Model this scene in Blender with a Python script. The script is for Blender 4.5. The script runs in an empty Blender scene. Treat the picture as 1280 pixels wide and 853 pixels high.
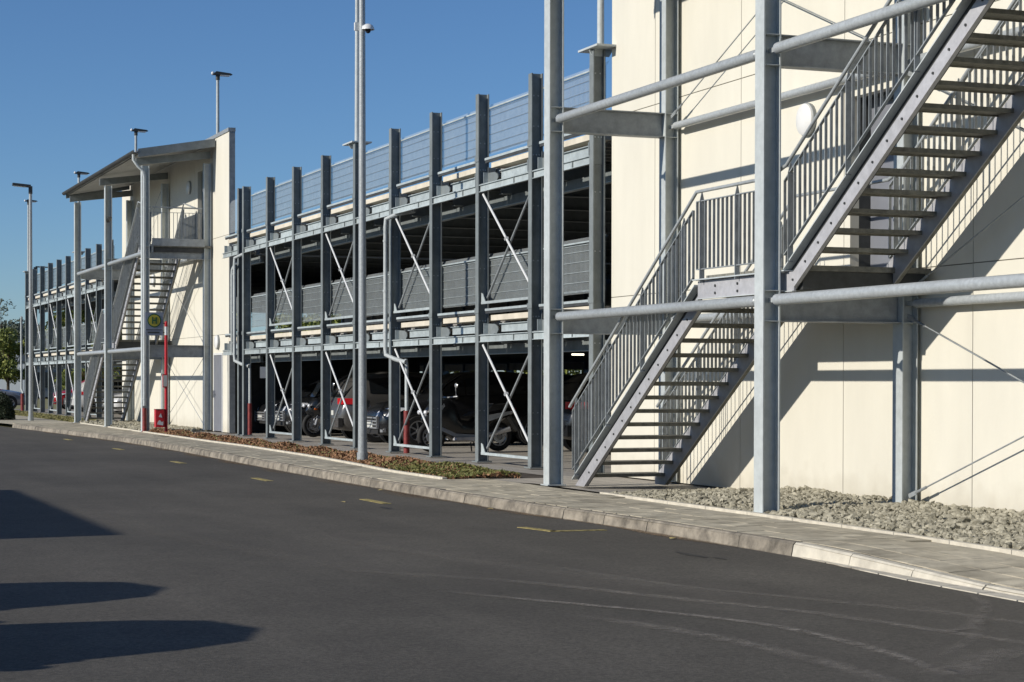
import bpy, bmesh, math, random
from mathutils import Vector, Matrix
R = math.radians
rnd = random.Random(7)
S = bpy.context.scene
C = S.collection
# ---------------------------------------------------------------- camera
cd = bpy.data.cameras.new('camera')
cam = bpy.data.objects.new('camera', cd); C.objects.link(cam); S.camera = cam
F, YAW, PITCH, ROLL, CY = 2431.56, R(21.361), R(-.763), R(.097), 508.70
CAMZ = 1.434
fw = Vector((-math.cos(YAW)*math.cos(PITCH), math.sin(YAW)*math.cos(PITCH), math.sin(PITCH)))
rt = Vector((math.sin(YAW), math.cos(YAW), 0)); up = rt.cross(fw)
rt2 = rt*math.cos(ROLL)+up*math.sin(ROLL); up2 = -rt*math.sin(ROLL)+up*math.cos(ROLL)
cam.matrix_world = Matrix(((rt2.x, up2.x, -fw.x, 0), (rt2.y, up2.y, -fw.y, 0), (rt2.z, up2.z, -fw.z, CAMZ), (0, 0, 0, 1)))
cd.sensor_width = 36; cd.lens = 36*F/1280; cd.shift_y = (CY-426.5)/1280
cd.clip_start = .1; cd.clip_end = 4000
# ---------------------------------------------------------------- light
SV = Vector((.085, -1, .425)).normalized()          # towards the sun
EL = math.asin(SV.z); AZ = math.atan2(SV.x, SV.y)
W = bpy.data.worlds.new('World'); S.world = W; W.use_nodes = True
nt = W.node_tree; bg = nt.nodes['Background']
sky = nt.nodes.new('ShaderNodeTexSky'); sky.sky_type = 'NISHITA'; sky.sun_disc = False
sky.sun_elevation = EL; sky.sun_rotation = AZ
sky.altitude = 0; sky.air_density = .85; sky.dust_density = .12; sky.ozone_density = 7
nt.links.new(sky.outputs[0], bg.inputs[0]); bg.inputs[1].default_value = .10
sl = bpy.data.lights.new('sun', 'SUN'); sl.energy = 4.5; sl.angle = R(.53); sl.color = (1, .94, .84)
so = bpy.data.objects.new('sun', sl); C.objects.link(so)
so.rotation_euler = SV.to_track_quat('Z', 'Y').to_euler()
S.view_settings.view_transform = 'Standard'; S.view_settings.look = 'None'
S.view_settings.exposure = 0; S.view_settings.gamma = 1
try:
    S.cycles.max_bounces = 6; S.cycles.transparent_max_bounces = 12
except Exception: pass
# ---------------------------------------------------------------- materials
def mat(name, col, rough=.6, metal=0., var=.12, scale=3., bump=0., bscale=40., col2=None, spec=.5, emit=None, stretch=None):
    m = bpy.data.materials.new(name); m.use_nodes = True
    t = m.node_tree; b = t.nodes['Principled BSDF']
    b.inputs['Roughness'].default_value = rough; b.inputs['Metallic'].default_value = metal
    b.inputs['Specular IOR Level'].default_value = spec
    geo = t.nodes.new('ShaderNodeNewGeometry')
    src = geo.outputs['Position']
    if stretch:
        mp = t.nodes.new('ShaderNodeMapping'); mp.inputs['Scale'].default_value = stretch
        t.links.new(src, mp.inputs[0]); src = mp.outputs[0]
    n = t.nodes.new('ShaderNodeTexNoise'); n.inputs['Scale'].default_value = scale; n.inputs['Detail'].default_value = 6
    n.inputs['Roughness'].default_value = .65
    t.links.new(src, n.inputs['Vector'])
    r = t.nodes.new('ShaderNodeValToRGB')
    if not emit: col = tuple(c*.86 for c in col); col2 = tuple(c*.86 for c in col2) if col2 else None
    c2 = col2 or tuple(c*(1-var*2.2) for c in col)
    c1 = col if col2 else tuple(min(1, c*(1+var)) for c in col)
    r.color_ramp.elements[0].position = .32; r.color_ramp.elements[1].position = .68
    r.color_ramp.elements[0].color = (*c2, 1); r.color_ramp.elements[1].color = (*c1, 1)
    t.links.new(n.outputs['Fac'], r.inputs[0]); t.links.new(r.outputs[0], b.inputs['Base Color'])
    if 'zinc' in name or name in ('dark_steel', 'paver_concrete', 'paver_concrete_pale', 'kerb_concrete', 'cream_concrete'):
        oi = t.nodes.new('ShaderNodeObjectInfo'); mr = t.nodes.new('ShaderNodeMapRange'); am = .02 if name == 'cream_concrete' else .10
        mr.inputs[3].default_value = 1-am; mr.inputs[4].default_value = 1+am; t.links.new(oi.outputs['Random'], mr.inputs[0])
        n3 = t.nodes.new('ShaderNodeTexNoise'); n3.inputs['Scale'].default_value = .9; n3.inputs['Detail'].default_value = 5
        mp3 = t.nodes.new('ShaderNodeMapping'); mp3.inputs['Scale'].default_value = (5, 5, .5) if name == 'cream_concrete' else (1, 1, 1)
        t.links.new(geo.outputs['Position'], mp3.inputs[0]); t.links.new(mp3.outputs[0], n3.inputs['Vector'])
        mr2 = t.nodes.new('ShaderNodeMapRange'); mr2.inputs[1].default_value = .3; mr2.inputs[2].default_value = .7; mr2.inputs[3].default_value = 1-am*1.2; mr2.inputs[4].default_value = 1+am*.5; t.links.new(n3.outputs['Fac'], mr2.inputs[0])
        mm = t.nodes.new('ShaderNodeMath'); mm.operation = 'MULTIPLY'; t.links.new(mr.outputs[0], mm.inputs[0]); t.links.new(mr2.outputs[0], mm.inputs[1])
        vm = t.nodes.new('ShaderNodeVectorMath'); vm.operation = 'SCALE'; t.links.new(r.outputs[0], vm.inputs[0]); t.links.new(mm.outputs[0], vm.inputs['Scale'])
        last = vm.outputs[0]
        if name == 'cream_concrete':            # soil splash and algae along the foot of the wall
            sp = t.nodes.new('ShaderNodeSeparateXYZ'); t.links.new(geo.outputs['Position'], sp.inputs[0])
            n4 = t.nodes.new('ShaderNodeTexNoise'); n4.inputs['Scale'].default_value = 5; n4.inputs['Detail'].default_value = 6; t.links.new(geo.outputs['Position'], n4.inputs['Vector'])
            ad = t.nodes.new('ShaderNodeMath'); ad.operation = 'MULTIPLY_ADD'; ad.inputs[1].default_value = -.55; t.links.new(n4.outputs['Fac'], ad.inputs[0]); t.links.new(sp.outputs[2], ad.inputs[2])
            m5 = t.nodes.new('ShaderNodeMapRange'); m5.inputs[1].default_value = -.25; m5.inputs[2].default_value = .12; m5.inputs[3].default_value = .30; m5.inputs[4].default_value = 0; t.links.new(ad.outputs[0], m5.inputs[0])
            mx = t.nodes.new('ShaderNodeMix'); mx.data_type = 'RGBA'; t.links.new(m5.outputs[0], mx.inputs[0]); t.links.new(last, mx.inputs[6]); mx.inputs[7].default_value = (.30, .25, .17, 1); last = mx.outputs[2]
        t.links.new(last, b.inputs['Base Color'])
    if bump:
        n2 = t.nodes.new('ShaderNodeTexNoise'); n2.inputs['Scale'].default_value = bscale; n2.inputs['Detail'].default_value = 4
        t.links.new(geo.outputs['Position'], n2.inputs['Vector'])
        bp = t.nodes.new('ShaderNodeBump'); bp.inputs['Strength'].default_value = bump; bp.inputs['Distance'].default_value = .01
        t.links.new(n2.outputs['Fac'], bp.inputs['Height']); t.links.new(bp.outputs[0], b.inputs['Normal'])
    if emit:
        b.inputs['Emission Color'].default_value = (*emit[0], 1); b.inputs['Emission Strength'].default_value = emit[1]
    m['k'] = 1
    return m
M = {}
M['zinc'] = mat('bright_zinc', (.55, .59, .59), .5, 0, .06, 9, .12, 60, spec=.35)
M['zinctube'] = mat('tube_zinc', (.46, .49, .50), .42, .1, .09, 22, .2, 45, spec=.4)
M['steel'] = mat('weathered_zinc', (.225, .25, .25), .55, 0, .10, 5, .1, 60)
M['steelmid'] = mat('mid_zinc', (.34, .365, .375), .5, .05, .12, 8, .1, 60)
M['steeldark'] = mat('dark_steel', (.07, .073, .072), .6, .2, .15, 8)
M['stringer'] = mat('stringer_zinc', (.45, .45, .47), .55, 0, .08, 9, .1, 60)
M['tread'] = mat('tread_zinc', (.24, .235, .20), .6, .0, .2, 12, .3, 80)
M['beamlight'] = mat('light_zinc', (.56, .62, .62), .5, .2, .1, 6)
M['wall'] = mat('cream_concrete', (.79, .755, .645), .85, 0, .03, .8, .12, 30, stretch=(1, 1, .35))
M['joint'] = mat('joint_sealant', (.26, .24, .19), .9)
M['cream'] = mat('cream_slab', (.76, .69, .56), .8, 0, .08, 3, .2)
M['conc'] = mat('deck_concrete', (.30, .29, .27), .85, 0, .1, 1.5, .2)
M['soffit'] = mat('soffit_sheet', (.36, .36, .345), .6, 0, .05, 2)
M['white'] = mat('white_paint', (.80, .81, .80), .4, 0, .04, 6)
M['door'] = mat('grey_door_paint', (.22, .23, .26), .45, 0, .04, 4)
M['black'] = mat('black_void', (.012, .012, .014), .8, 0, .1, 4)
M['redpaint'] = mat('dull_red_paint', (.26, .035, .03), .45, 0, .18, 12)
M['red'] = mat('bright_red_paint', (.60, .02, .03), .35, 0, .08, 12)
M['yellow'] = mat('sign_yellow', (.55, .46, .05), .4, 0, .03, 6)
M['green'] = mat('sign_green', (.02, .12, .05), .4, 0, .03, 6)
M['signgrey'] = mat('sign_grey', (.30, .33, .40), .4, 0, .03, 6)
M['lampglass'] = mat('lamp_diffuser', (.86, .86, .84), .25, 0, .02, 6)
M['rubber'] = mat('rubber', (.018, .018, .018), .75, 0, .1, 20)
M['rim'] = mat('alloy_rim', (.36, .37, .39), .3, .7, .05, 20)
M['chrome'] = mat('chrome_trim', (.62, .63, .65), .25, .6, .03, 20)
M['glass'] = mat('tinted_glass', (.012, .015, .018), .06, 0, .02, 2, spec=1.)
M['headlight'] = mat('headlight_glass', (.74, .76, .80), .15, .1, .05, 60, spec=1.)
M['taillight'] = mat('taillight_glass', (.55, .01, .015), .15, 0, .05, 30)
M['orange'] = mat('indicator_orange', (.75, .16, .01), .2, 0, .05, 30)
M['plate'] = mat('number_plate_white', (.72, .72, .66), .4, 0, .03, 20)
for nm, c in dict(carblack=(.012, .013, .015), cargrey=(.11, .105, .10), carsilver=(.34, .36, .40), carwhite=(.74, .74, .74), carred=(.42, .015, .02), carnavy=(.02, .03, .05)).items():
    M[nm] = mat(nm, c, .22, .25 if nm in ('cargrey', 'carsilver') else 0, .03, 3, spec=.8)
M['asphalt'] = None
M['kerb'] = mat('kerb_concrete', (.33, .29, .23), .9, 0, .30, 4, .5, 60)
M['kerbnew'] = mat('new_kerb_concrete', (.68, .63, .52), .9, 0, .10, 6, .3, 60)
M['paver'] = mat('paver_concrete', (.57, .51, .385), .92, 0, .20, 2.2, .5, 90)
M['paver2'] = mat('paver_concrete_pale', (.61, .55, .42), .92, 0, .16, 5, .5, 90)
M['gravel'] = mat('gravel_stone', (.56, .52, .40), .9, 0, .25, 9, .5, 50, col2=(.24, .22, .16))
M['soil'] = mat('soil', (.09, .07, .05), .95, 0, .3, 6, .8, 30)
M['leafbrown'] = mat('brown_leaf', (.46, .25, .13), .8, 0, .3, 7, col2=(.20, .11, .055))
M['leafgreen'] = mat('green_leaf', (.25, .23, .07), .7, 0, .3, 5, col2=(.09, .12, .025))
M['leafyellow'] = mat('yellow_green_leaf', (.26, .28, .05), .7, 0, .3, 3, col2=(.09, .13, .03))
M['leafdark'] = mat('dark_green_leaf', (.035, .055, .02), .7, 0, .3, 5, col2=(.012, .022, .01))
M['leafpale'] = mat('yellowed_leaf', (.62, .50, .20), .8, 0, .2, 20)
M['leafhaze'] = mat('hazed_leaf', (.14, .17, .12), .8, 0, .2, 3, col2=(.08, .10, .08))  # leaf colour greyed to stand in for distance haze
M['grass'] = mat('dry_grass', (.34, .31, .13), .9, 0, .3, 3, col2=(.20, .19, .08))
M['bark'] = mat('bark', (.10, .075, .05), .9, 0, .3, 8)
M['buildgrey'] = mat('grey_render', (.22, .25, .28), .8, 0, .06, .5)
M['buildroof'] = mat('grey_roof', (.17, .19, .22), .7, 0, .08, .5)
M['paint_y'] = mat('yellow_road_paint', (.44, .36, .13), .8, 0, .32, 16)
M['ceil_lamp'] = mat('lit_tube', (.9, .9, .8), .4, emit=((1, .93, .75), 2.5))
def asphalt():
    m = bpy.data.materials.new('asphalt'); m.use_nodes = True; t = m.node_tree; b = t.nodes['Principled BSDF']
    L = t.links.new; N = t.nodes.new
    b.inputs['Roughness'].default_value = .85; b.inputs['Specular IOR Level'].default_value = .3
    g = N('ShaderNodeNewGeometry'); pos = g.outputs['Position']
    def noise(sc, det=5, v=pos):
        n = N('ShaderNodeTexNoise'); n.inputs['Scale'].default_value = sc; n.inputs['Detail'].default_value = det; L(v, n.inputs['Vector']); return n.outputs['Fac']
    def ramp(f, p0, p1, c0, c1):
        r = N('ShaderNodeValToRGB'); e = r.color_ramp.elements; e[0].position = p0; e[1].position = p1
        e[0].color = (c0, c0, c0, 1); e[1].color = (c1, c1, c1, 1); L(f, r.inputs[0]); return r.outputs[0]
    def mul(a, bb):
        x = N('ShaderNodeMix'); x.data_type = 'RGBA'; x.blend_type = 'MULTIPLY'; x.inputs[0].default_value = 1
        L(a, x.inputs[6]); L(bb, x.inputs[7]); return x.outputs[2]
    def mix(f, a, colr):
        x = N('ShaderNodeMix'); x.data_type = 'RGBA'; L(f, x.inputs[0]); L(a, x.inputs[6]); x.inputs[7].default_value = (*colr, 1); return x.outputs[2]
    base = N('ShaderNodeRGB'); base.outputs[0].default_value = (.103, .094, .079, 1)
    c = mul(base.outputs[0], ramp(noise(.30, 5), .3, .7, .82, 1.14))
    c = mul(c, ramp(noise(120, 2), .3, .75, .72, 1.30))
    c = mul(c, ramp(noise(2.2, 6), .35, .7, .93, 1.06))
    mp = N('ShaderNodeMapping'); mp.inputs['Scale'].default_value = (.12, 1.3, 1); L(pos, mp.inputs[0])
    c = mul(c, ramp(noise(1.0, 5, mp.outputs[0]), .3, .7, .88, 1.10))
    c = mul(c, ramp(noise(14, 6), .30, .42, .80, 1.0))
    c = mul(c, ramp(noise(38, 4), .32, .72, .74, 1.26))
    v = N('ShaderNodeTexVoronoi'); v.inputs['Scale'].default_value = 150; L(pos, v.inputs['Vector'])
    rv = N('ShaderNodeValToRGB'); rv.color_ramp.elements[0].position = .0; rv.color_ramp.elements[1].position = .30
    rv.color_ramp.elements[0].color = (1.35, 1.33, 1.28, 1); rv.color_ramp.elements[1].color = (.94, .94, .94, 1); L(v.outputs['Distance'], rv.inputs[0]); c = mul(c, rv.outputs[0])
    L(c, b.inputs['Base Color'])
    bp = N('ShaderNodeBump'); bp.inputs['Strength'].default_value = .5; bp.inputs['Distance'].default_value = .006
    L(noise(110, 3), bp.inputs['Height']); L(bp.outputs[0], b.inputs['Normal'])
    return m
M['asphalt'] = asphalt()
def meshmat(name, col, alpha):
    m = bpy.data.materials.new(name); m.use_nodes = True; t = m.node_tree
    for n in list(t.nodes): t.nodes.remove(n)
    o = t.nodes.new('ShaderNodeOutputMaterial'); mx = t.nodes.new('ShaderNodeMixShader')
    tr = t.nodes.new('ShaderNodeBsdfTransparent'); d = t.nodes.new('ShaderNodeBsdfDiffuse'); tl = t.nodes.new('ShaderNodeBsdfTranslucent')
    d.inputs[0].default_value = (*col, 1); tl.inputs[0].default_value = (*col, 1)
    m2 = t.nodes.new('ShaderNodeMixShader'); m2.inputs[0].default_value = .25
    g = t.nodes.new('ShaderNodeNewGeometry'); n = t.nodes.new('ShaderNodeTexNoise'); n.inputs['Scale'].default_value = 2.5
    t.links.new(g.outputs['Position'], n.inputs['Vector'])
    mr = t.nodes.new('ShaderNodeMapRange'); mr.inputs[3].default_value = alpha-.06; mr.inputs[4].default_value = alpha+.06
    t.links.new(n.outputs['Fac'], mr.inputs[0])
    t.links.new(d.outputs[0], m2.inputs[1]); t.links.new(tl.outputs[0], m2.inputs[2])
    t.links.new(mr.outputs[0], mx.inputs[0]); t.links.new(tr.outputs[0], mx.inputs[1]); t.links.new(m2.outputs[0], mx.inputs[2])
    t.links.new(mx.outputs[0], o.inputs[0]); return m
M['mesh'] = meshmat('fine_wire_mesh', (.62, .66, .66), .28)
def brickmat(name, c1, c2, cm, bw, bh, mortar=.012):
    m = mat(name, c1, .92, 0, .15, 3, .4, 80); t = m.node_tree; b = t.nodes['Principled BSDF']
    g = t.nodes.new('ShaderNodeNewGeometry'); k = t.nodes.new('ShaderNodeTexBrick')
    k.offset = 0; k.inputs['Scale'].default_value = 1; k.inputs['Brick Width'].default_value = bw; k.inputs['Row Height'].default_value = bh
    k.inputs['Mortar Size'].default_value = mortar; k.inputs['Color1'].default_value = (*c1, 1); k.inputs['Color2'].default_value = (*c2, 1); k.inputs['Mortar'].default_value = (*cm, 1)
    t.links.new(g.outputs['Position'], k.inputs['Vector'])
    old = b.inputs['Base Color'].links[0].from_socket
    x = t.nodes.new('ShaderNodeMix'); x.data_type = 'RGBA'; x.inputs[0].default_value = .6
    t.links.new(old, x.inputs[6]); t.links.new(k.outputs[0], x.inputs[7]); t.links.new(x.outputs[2], b.inputs['Base Color'])
    return m
M['floorpave'] = brickmat('garage_paving', (.42, .385, .33), (.36, .33, .285), (.13, .12, .10), .6, .3)
M['walkpave'] = brickmat('walk_paving', (.52, .47, .36), (.46, .42, .32), (.2, .18, .14), .3, .3, .008)
# ---------------------------------------------------------------- mesh builder
class MB:
    def __init__(s): s.v = []; s.f = []; s.m = []
    def quad(s, ps, mi=0):
        n = len(s.v); s.v += [tuple(p) for p in ps]; s.f.append(tuple(range(n, n+len(ps)))); s.m.append(mi); return s
    def box(s, x0, x1, y0, y1, z0, z1, mi=0):
        if x0 > x1: x0, x1 = x1, x0
        if y0 > y1: y0, y1 = y1, y0
        if z0 > z1: z0, z1 = z1, z0
        n = len(s.v)
        s.v += [(x0, y0, z0), (x1, y0, z0), (x1, y1, z0), (x0, y1, z0), (x0, y0, z1), (x1, y0, z1), (x1, y1, z1), (x0, y1, z1)]
        for f in [(0, 3, 2, 1), (4, 5, 6, 7), (0, 1, 5, 4), (1, 2, 6, 5), (2, 3, 7, 6), (3, 0, 4, 7)]:
            s.f.append(tuple(n+i for i in f)); s.m.append(mi)
        return s
    def bar(s, p, q, w, h, mi=0, upv=(0, 0, 1)):
        p = Vector(p); q = Vector(q); d = (q-p).normalized(); u = Vector(upv)
        if abs(d.dot(u)) > .98: u = Vector((0, 1, 0))
        r = d.cross(u).normalized(); u = r.cross(d)
        n = len(s.v)
        for c in (p, q):
            for a, b in ((-1, -1), (1, -1), (1, 1), (-1, 1)):
                s.v.append(tuple(c+r*a*w/2+u*b*h/2))
        for f in [(0, 1, 2, 3), (7, 6, 5, 4), (0, 4, 5, 1), (1, 5, 6, 2), (2, 6, 7, 3), (3, 7, 4, 0)]:
            s.f.append(tuple(n+i for i in f)); s.m.append(mi)
        return s
    def pipe(s, pts, r, n=10, mi=0, r2=None, cap=True):
        pts = [Vector(p) for p in pts]; k = len(pts); base = len(s.v); prev = None
        for i, p in enumerate(pts):
            if i == 0: d = pts[1]-p
            elif i == k-1: d = p-pts[i-1]
            else: d = (pts[i+1]-p).normalized()+(p-pts[i-1]).normalized()
            d.normalize()
            if prev is None:
                u = Vector((0, 0, 1)) if abs(d.z) < .9 else Vector((0, 1, 0))
            else: u = prev
            a = d.cross(u).normalized(); u = a.cross(d).normalized(); prev = u
            rr = r if r2 is None else r+(r2-r)*i/(k-1)
            for j in range(n):
                t = 2*math.pi*j/n; s.v.append(tuple(p+a*math.cos(t)*rr+u*math.sin(t)*rr))
        for i in range(k-1):
            for j in range(n):
                a = base+i*n+j; b = base+i*n+(j+1) % n
                s.f.append((a, b, b+n, a+n)); s.m.append(mi)
        if cap:
            s.f.append(tuple(base+j for j in range(n))[::-1]); s.m.append(mi)
            s.f.append(tuple(base+(k-1)*n+j for j in range(n))); s.m.append(mi)
        return s
    def prismY(s, poly, y0, y1, mi=0):          # poly of (x,z)
        n = len(s.v); k = len(poly)
        s.v += [(x, y0, z) for x, z in poly]+[(x, y1, z) for x, z in poly]
        s.f.append(tuple(range(n, n+k))); s.m.append(mi); s.f.append(tuple(range(n+2*k-1, n+k-1, -1))); s.m.append(mi)
        for i in range(k):
            j = (i+1) % k; s.f.append((n+i, n+k+i, n+k+j, n+j)); s.m.append(mi)
        return s
    def prismX(s, poly, x0, x1, mi=0):          # poly of (y,z)
        n = len(s.v); k = len(poly)
        s.v += [(x0, y, z) for y, z in poly]+[(x1, y, z) for y, z in poly]
        s.f.append(tuple(range(n, n+k))); s.m.append(mi); s.f.append(tuple(range(n+2*k-1, n+k-1, -1))); s.m.append(mi)
        for i in range(k):
            j = (i+1) % k; s.f.append((n+i, n+k+i, n+k+j, n+j)); s.m.append(mi)
        return s
    def prismZ(s, poly, z0, z1, mi=0):
        n = len(s.v); k = len(poly)
        s.v += [(x, y, z0) for x, y in poly]+[(x, y, z1) for x, y in poly]
        s.f.append(tuple(range(n, n+k))); s.m.append(mi); s.f.append(tuple(range(n+2*k-1, n+k-1, -1))); s.m.append(mi)
        for i in range(k):
            j = (i+1) % k; s.f.append((n+i, n+k+i, n+k+j, n+j)); s.m.append(mi)
        return s
    def ball(s, c, rx, ry, rz, n=12, k=8, mi=0):
        base = len(s.v)
        for i in range(k+1):
            a = math.pi*i/k
            for j in range(n):
                t = 2*math.pi*j/n
                s.v.append((c[0]+rx*math.sin(a)*math.cos(t), c[1]+ry*math.sin(a)*math.sin(t), c[2]+rz*math.cos(a)))
        for i in range(k):
            for j in range(n):
                a = base+i*n+j; b = base+i*n+(j+1) % n
                s.f.append((a, a+n, b+n, b)); s.m.append(mi)
        return s
    def lathe(s, c, prof, n=20, axis='X', mi=0):   # prof of (offset along axis, radius)
        base = len(s.v)
        for o, r in prof:
            for j in range(n):
                t = 2*math.pi*j/n; a = r*math.cos(t); b = r*math.sin(t)
                s.v.append({'X': (c[0]+o, c[1]+a, c[2]+b), 'Y': (c[0]+a, c[1]+o, c[2]+b), 'Z': (c[0]+a, c[1]+b, c[2]+o)}[axis])
        for i in range(len(prof)-1):
            for j in range(n):
                a = base+i*n+j; b = base+i*n+(j+1) % n
                s.f.append((a, b, b+n, a+n)); s.m.append(mi)
        return s
    def H(s, cx, y0, w, d, z0, z1, tf=.014, tw=.01, mi=0):      # upright H section, flanges facing -Y/+Y
        s.box(cx-w/2, cx+w/2, y0, y0+tf, z0, z1, mi); s.box(cx-w/2, cx+w/2, y0+d-tf, y0+d, z0, z1, mi)
        return s.box(cx-tw/2, cx+tw/2, y0+tf, y0+d-tf, z0, z1, mi)
    def IY(s, cx, y0, y1, z0, z1, w=.16, tf=.014, tw=.01, mi=0):  # beam along Y
        s.box(cx-w/2, cx+w/2, y0, y1, z0, z0+tf, mi); s.box(cx-w/2, cx+w/2, y0, y1, z1-tf, z1, mi)
        return s.box(cx-tw/2, cx+tw/2, y0, y1, z0+tf, z1-tf, mi)
    def mesh(s, name, mats, base=(0, 0, 0), smooth=0):
        me = bpy.data.meshes.new(name)
        bx, by, bz = base
        me.from_pydata([(x-bx, y-by, z-bz) for x, y, z in s.v], [], s.f)
        for m in (mats if isinstance(mats, (list, tuple)) else [mats]): me.materials.append(M[m] if isinstance(m, str) else m)
        me.polygons.foreach_set('material_index', s.m)
        bm = bmesh.new(); bm.from_mesh(me); bmesh.ops.remove_doubles(bm, verts=bm.verts, dist=1e-5) if smooth else None
        bmesh.ops.recalc_face_normals(bm, faces=bm.faces)
        if smooth:
            for f in bm.faces: f.smooth = True
            for e in bm.edges:
                if len(e.link_faces) == 2 and e.calc_face_angle(3) > R(smooth): e.smooth = False
        bm.to_mesh(me); bm.free(); me.update()
        return me
    def build(s, name, mats, parent=None, base=(0, 0, 0), smooth=0, **props):
        me = s.mesh(name, mats, base, smooth)
        return link(name, me, parent, (0, 0, 0), **props)
def link(name, me, parent=None, loc=(0, 0, 0), rot=None, **props):
    o = bpy.data.objects.new(name, me); C.objects.link(o); o.location = loc
    if rot: o.rotation_euler = rot
    if parent: o.parent = parent
    for k, v in props.items(): o[k] = v
    return o
def thing(name, label, cat, loc=(0, 0, 0), rz=0, group=None):
    o = bpy.data.objects.new(name, None); C.objects.link(o); o.location = loc; o.rotation_euler = (0, 0, rz)
    o.empty_display_size = .3; o['label'] = label; o['category'] = cat
    if group: o['group'] = group
    return o
def copy_tree(root, loc, rz=None, label=None):
    kids = {}
    for o in list(bpy.data.objects):
        if o.parent: kids.setdefault(o.parent.name, []).append(o)
    def cp(o, par):
        c = o.copy(); C.objects.link(c)
        if par: c.parent = par
        for ch in kids.get(o.name, []): cp(ch, c)
        return c
    r = cp(root, None); r.location = loc
    if rz is not None: r.rotation_euler = (0, 0, rz)
    if label: r['label'] = label
    return r
def struct(o): o['kind'] = 'structure'; return o
def interp(tab, x):
    if x <= tab[0][0]: return tab[0][1]
    for (a, b), (c, d) in zip(tab, tab[1:]):
        if x <= c: return b+(d-b)*(x-a)/(c-a)
    return tab[-1][1]
# ================================================================ GROUND
KERB = [(-130, 3.2), (-90, 6.2), (-75, 7.3), (-66, 7.9), (-57, 8.35), (-52, 8.62), (-47, 8.74), (-41.5, 8.70), (-34.5, 8.52), (-27, 8.40), (-22, 8.42), (-18.5, 8.60), (-14.8, 8.62), (-11.5, 8.5), (-5, 8.4), (20, 8.2)]
BACK = [(-130, 9.6), (-66, 10.33), (-59, 10.27), (-54, 10.22), (-45, 10.12), (-42, 10.15), (-35.5, 9.95), (-32, 9.72), (-29.5, 9.50), (-26.9, 9.5)]
BACK2 = [(-22.7, 10.15), (-20.1, 10.13), (-18.4, 10.12), (-16.4, 10.1), (-13.6, 9.94), (-9, 9.8), (20, 9.5)]
def ky(x): return interp(KERB, x)
def grid_strip(name, xs, ylo, yhi, z, m, zlo=None, **kw):
    b = MB(); zl = zlo or (lambda x: 0)
    for x0, x1 in zip(xs, xs[1:]):
        b.quad([(x0, ylo(x0), z+zl(x0)), (x1, ylo(x1), z+zl(x1)), (x1, yhi(x1), z), (x0, yhi(x0), z)])
    return b.build(name, m, **kw)
g = MB(); g.quad([(-1800, -1500, -.16), (600, -1500, -.16), (600, 1800, -.16), (-1800, 1800, -.16)])
struct(g.build('ground', 'grass'))
xs = [-300, -130, -110, -90, -80]+[-75+i*1.5 for i in range(64)]+[30, 60]
struct(grid_strip('road', xs, lambda x: -60, lambda x: ky(x)-.01, -.12, 'asphalt'))
# pavement: a bedding sheet, single slabs near, joined slabs beyond
def kerbtop(x): return 0.0 if x < -14.75 else max(-.085, -.085*(x+14.75)/2.6)
pav = grid_strip('pavement', [-130, -100]+[-90+i*1.5 for i in range(75)], lambda x: ky(x)+.02, lambda x: 10.3 if x > -27 else interp(BACK, x), -.016, 'walkpave', kerbtop)
struct(pav)
slabme = MB().box(.004, .296, .004, .296, -.05, 0).mesh('paving_slab', 'paver')
slabme2 = MB().box(.004, .296, .004, .296, -.05, 0).mesh('paving_slab', 'paver2')
rest = MB(); n_s = 0
cols = []
x = -10.2
while x > -66:
    cols.append(x); x -= .3
for x in cols:
    y = max(ky(x), ky(x+.3))+.150
    ymax = interp(BACK2, x) if x > -22.7 else (10.3 if x > -26.9 else interp(BACK, x)-.09)
    while y+.3 <= ymax-.06:
        dz = rnd.uniform(-.0025, .0025)
        if n_s < 298:
            fall = lambda xx, yy: kerbtop(xx)*max(0, 1-(yy-ky(xx)-.12)/1.35)
            z0_ = fall(x, y)
            o = link('paving_slab', slabme if rnd.random() < .6 else slabme2, pav, (x, y, dz+z0_), (math.atan((fall(x, y+.3)-z0_)/.3), -math.atan((fall(x+.3, y)-z0_)/.3), 0)); n_s += 1
        else: rest.box(x+.004, x+.296, y+.004, y+.296, -.05, dz)
        y += .3
    y2 = ymax
rest.build('joined_paving_slabs', 'paver', pav, kind='stuff')
# kerb stones, each its own piece of the kerb
kerb = MB()
kz = []
def kerbtop(x): return 0.0 if x < -14.75 else max(-.085, -.085*(x+14.75)/2.6)
x = -65.2; i = 0
kroot = MB().box(-65.2, 12, 8.2, 8.3, -.5, -.40).build('kerb', 'soil'); struct(kroot)
while x < 8:
    x1 = x+1.0; a, b = x+.006, x1-.006
    ya, yb = ky(a), ky(b); za, zb = kerbtop(a), kerbtop(b)
    dzz = rnd.uniform(-.004, .004); dy = rnd.uniform(-.004, .004)
    m = MB()
    # section: face batter, rounded nose, top
    def sec(xx, yy, zt): return [(xx, yy+dy, -.2), (xx, yy+dy, -.13), (xx, yy+.022+dy, zt-.022+dzz), (xx, yy+.045+dy, zt+dzz), (xx, yy+.125+dy, zt+dzz), (xx, yy+.125+dy, -.2)]
    A = sec(a, ya, za); B = sec(b, yb, zb); n = len(A)
    m.v += A+B; m.f.append(tuple(range(n))); m.f.append(tuple(range(2*n-1, n-1, -1)))
    for j in range(n): k = (j+1) % n; m.f.append((j, n+j, n+k, k))
    m.m += [0]*len(m.f)
    m.build('kerbstone', 'kerbnew' if x > -15.3 else 'kerb', kroot)
    x = x1
jn = MB(); x = -65
while x < -9:
    jn.quad([(x, ky(x)+.12, kerbtop(x)-.007), (x+.5, ky(x+.5)+.12, kerbtop(x+.5)-.007), (x+.5, ky(x+.5)+.165, kerbtop(x+.5)-.007), (x, ky(x)+.165, kerbtop(x)-.007)]); x += .5
jn.build('kerb_joint', 'soil', kroot)
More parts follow.
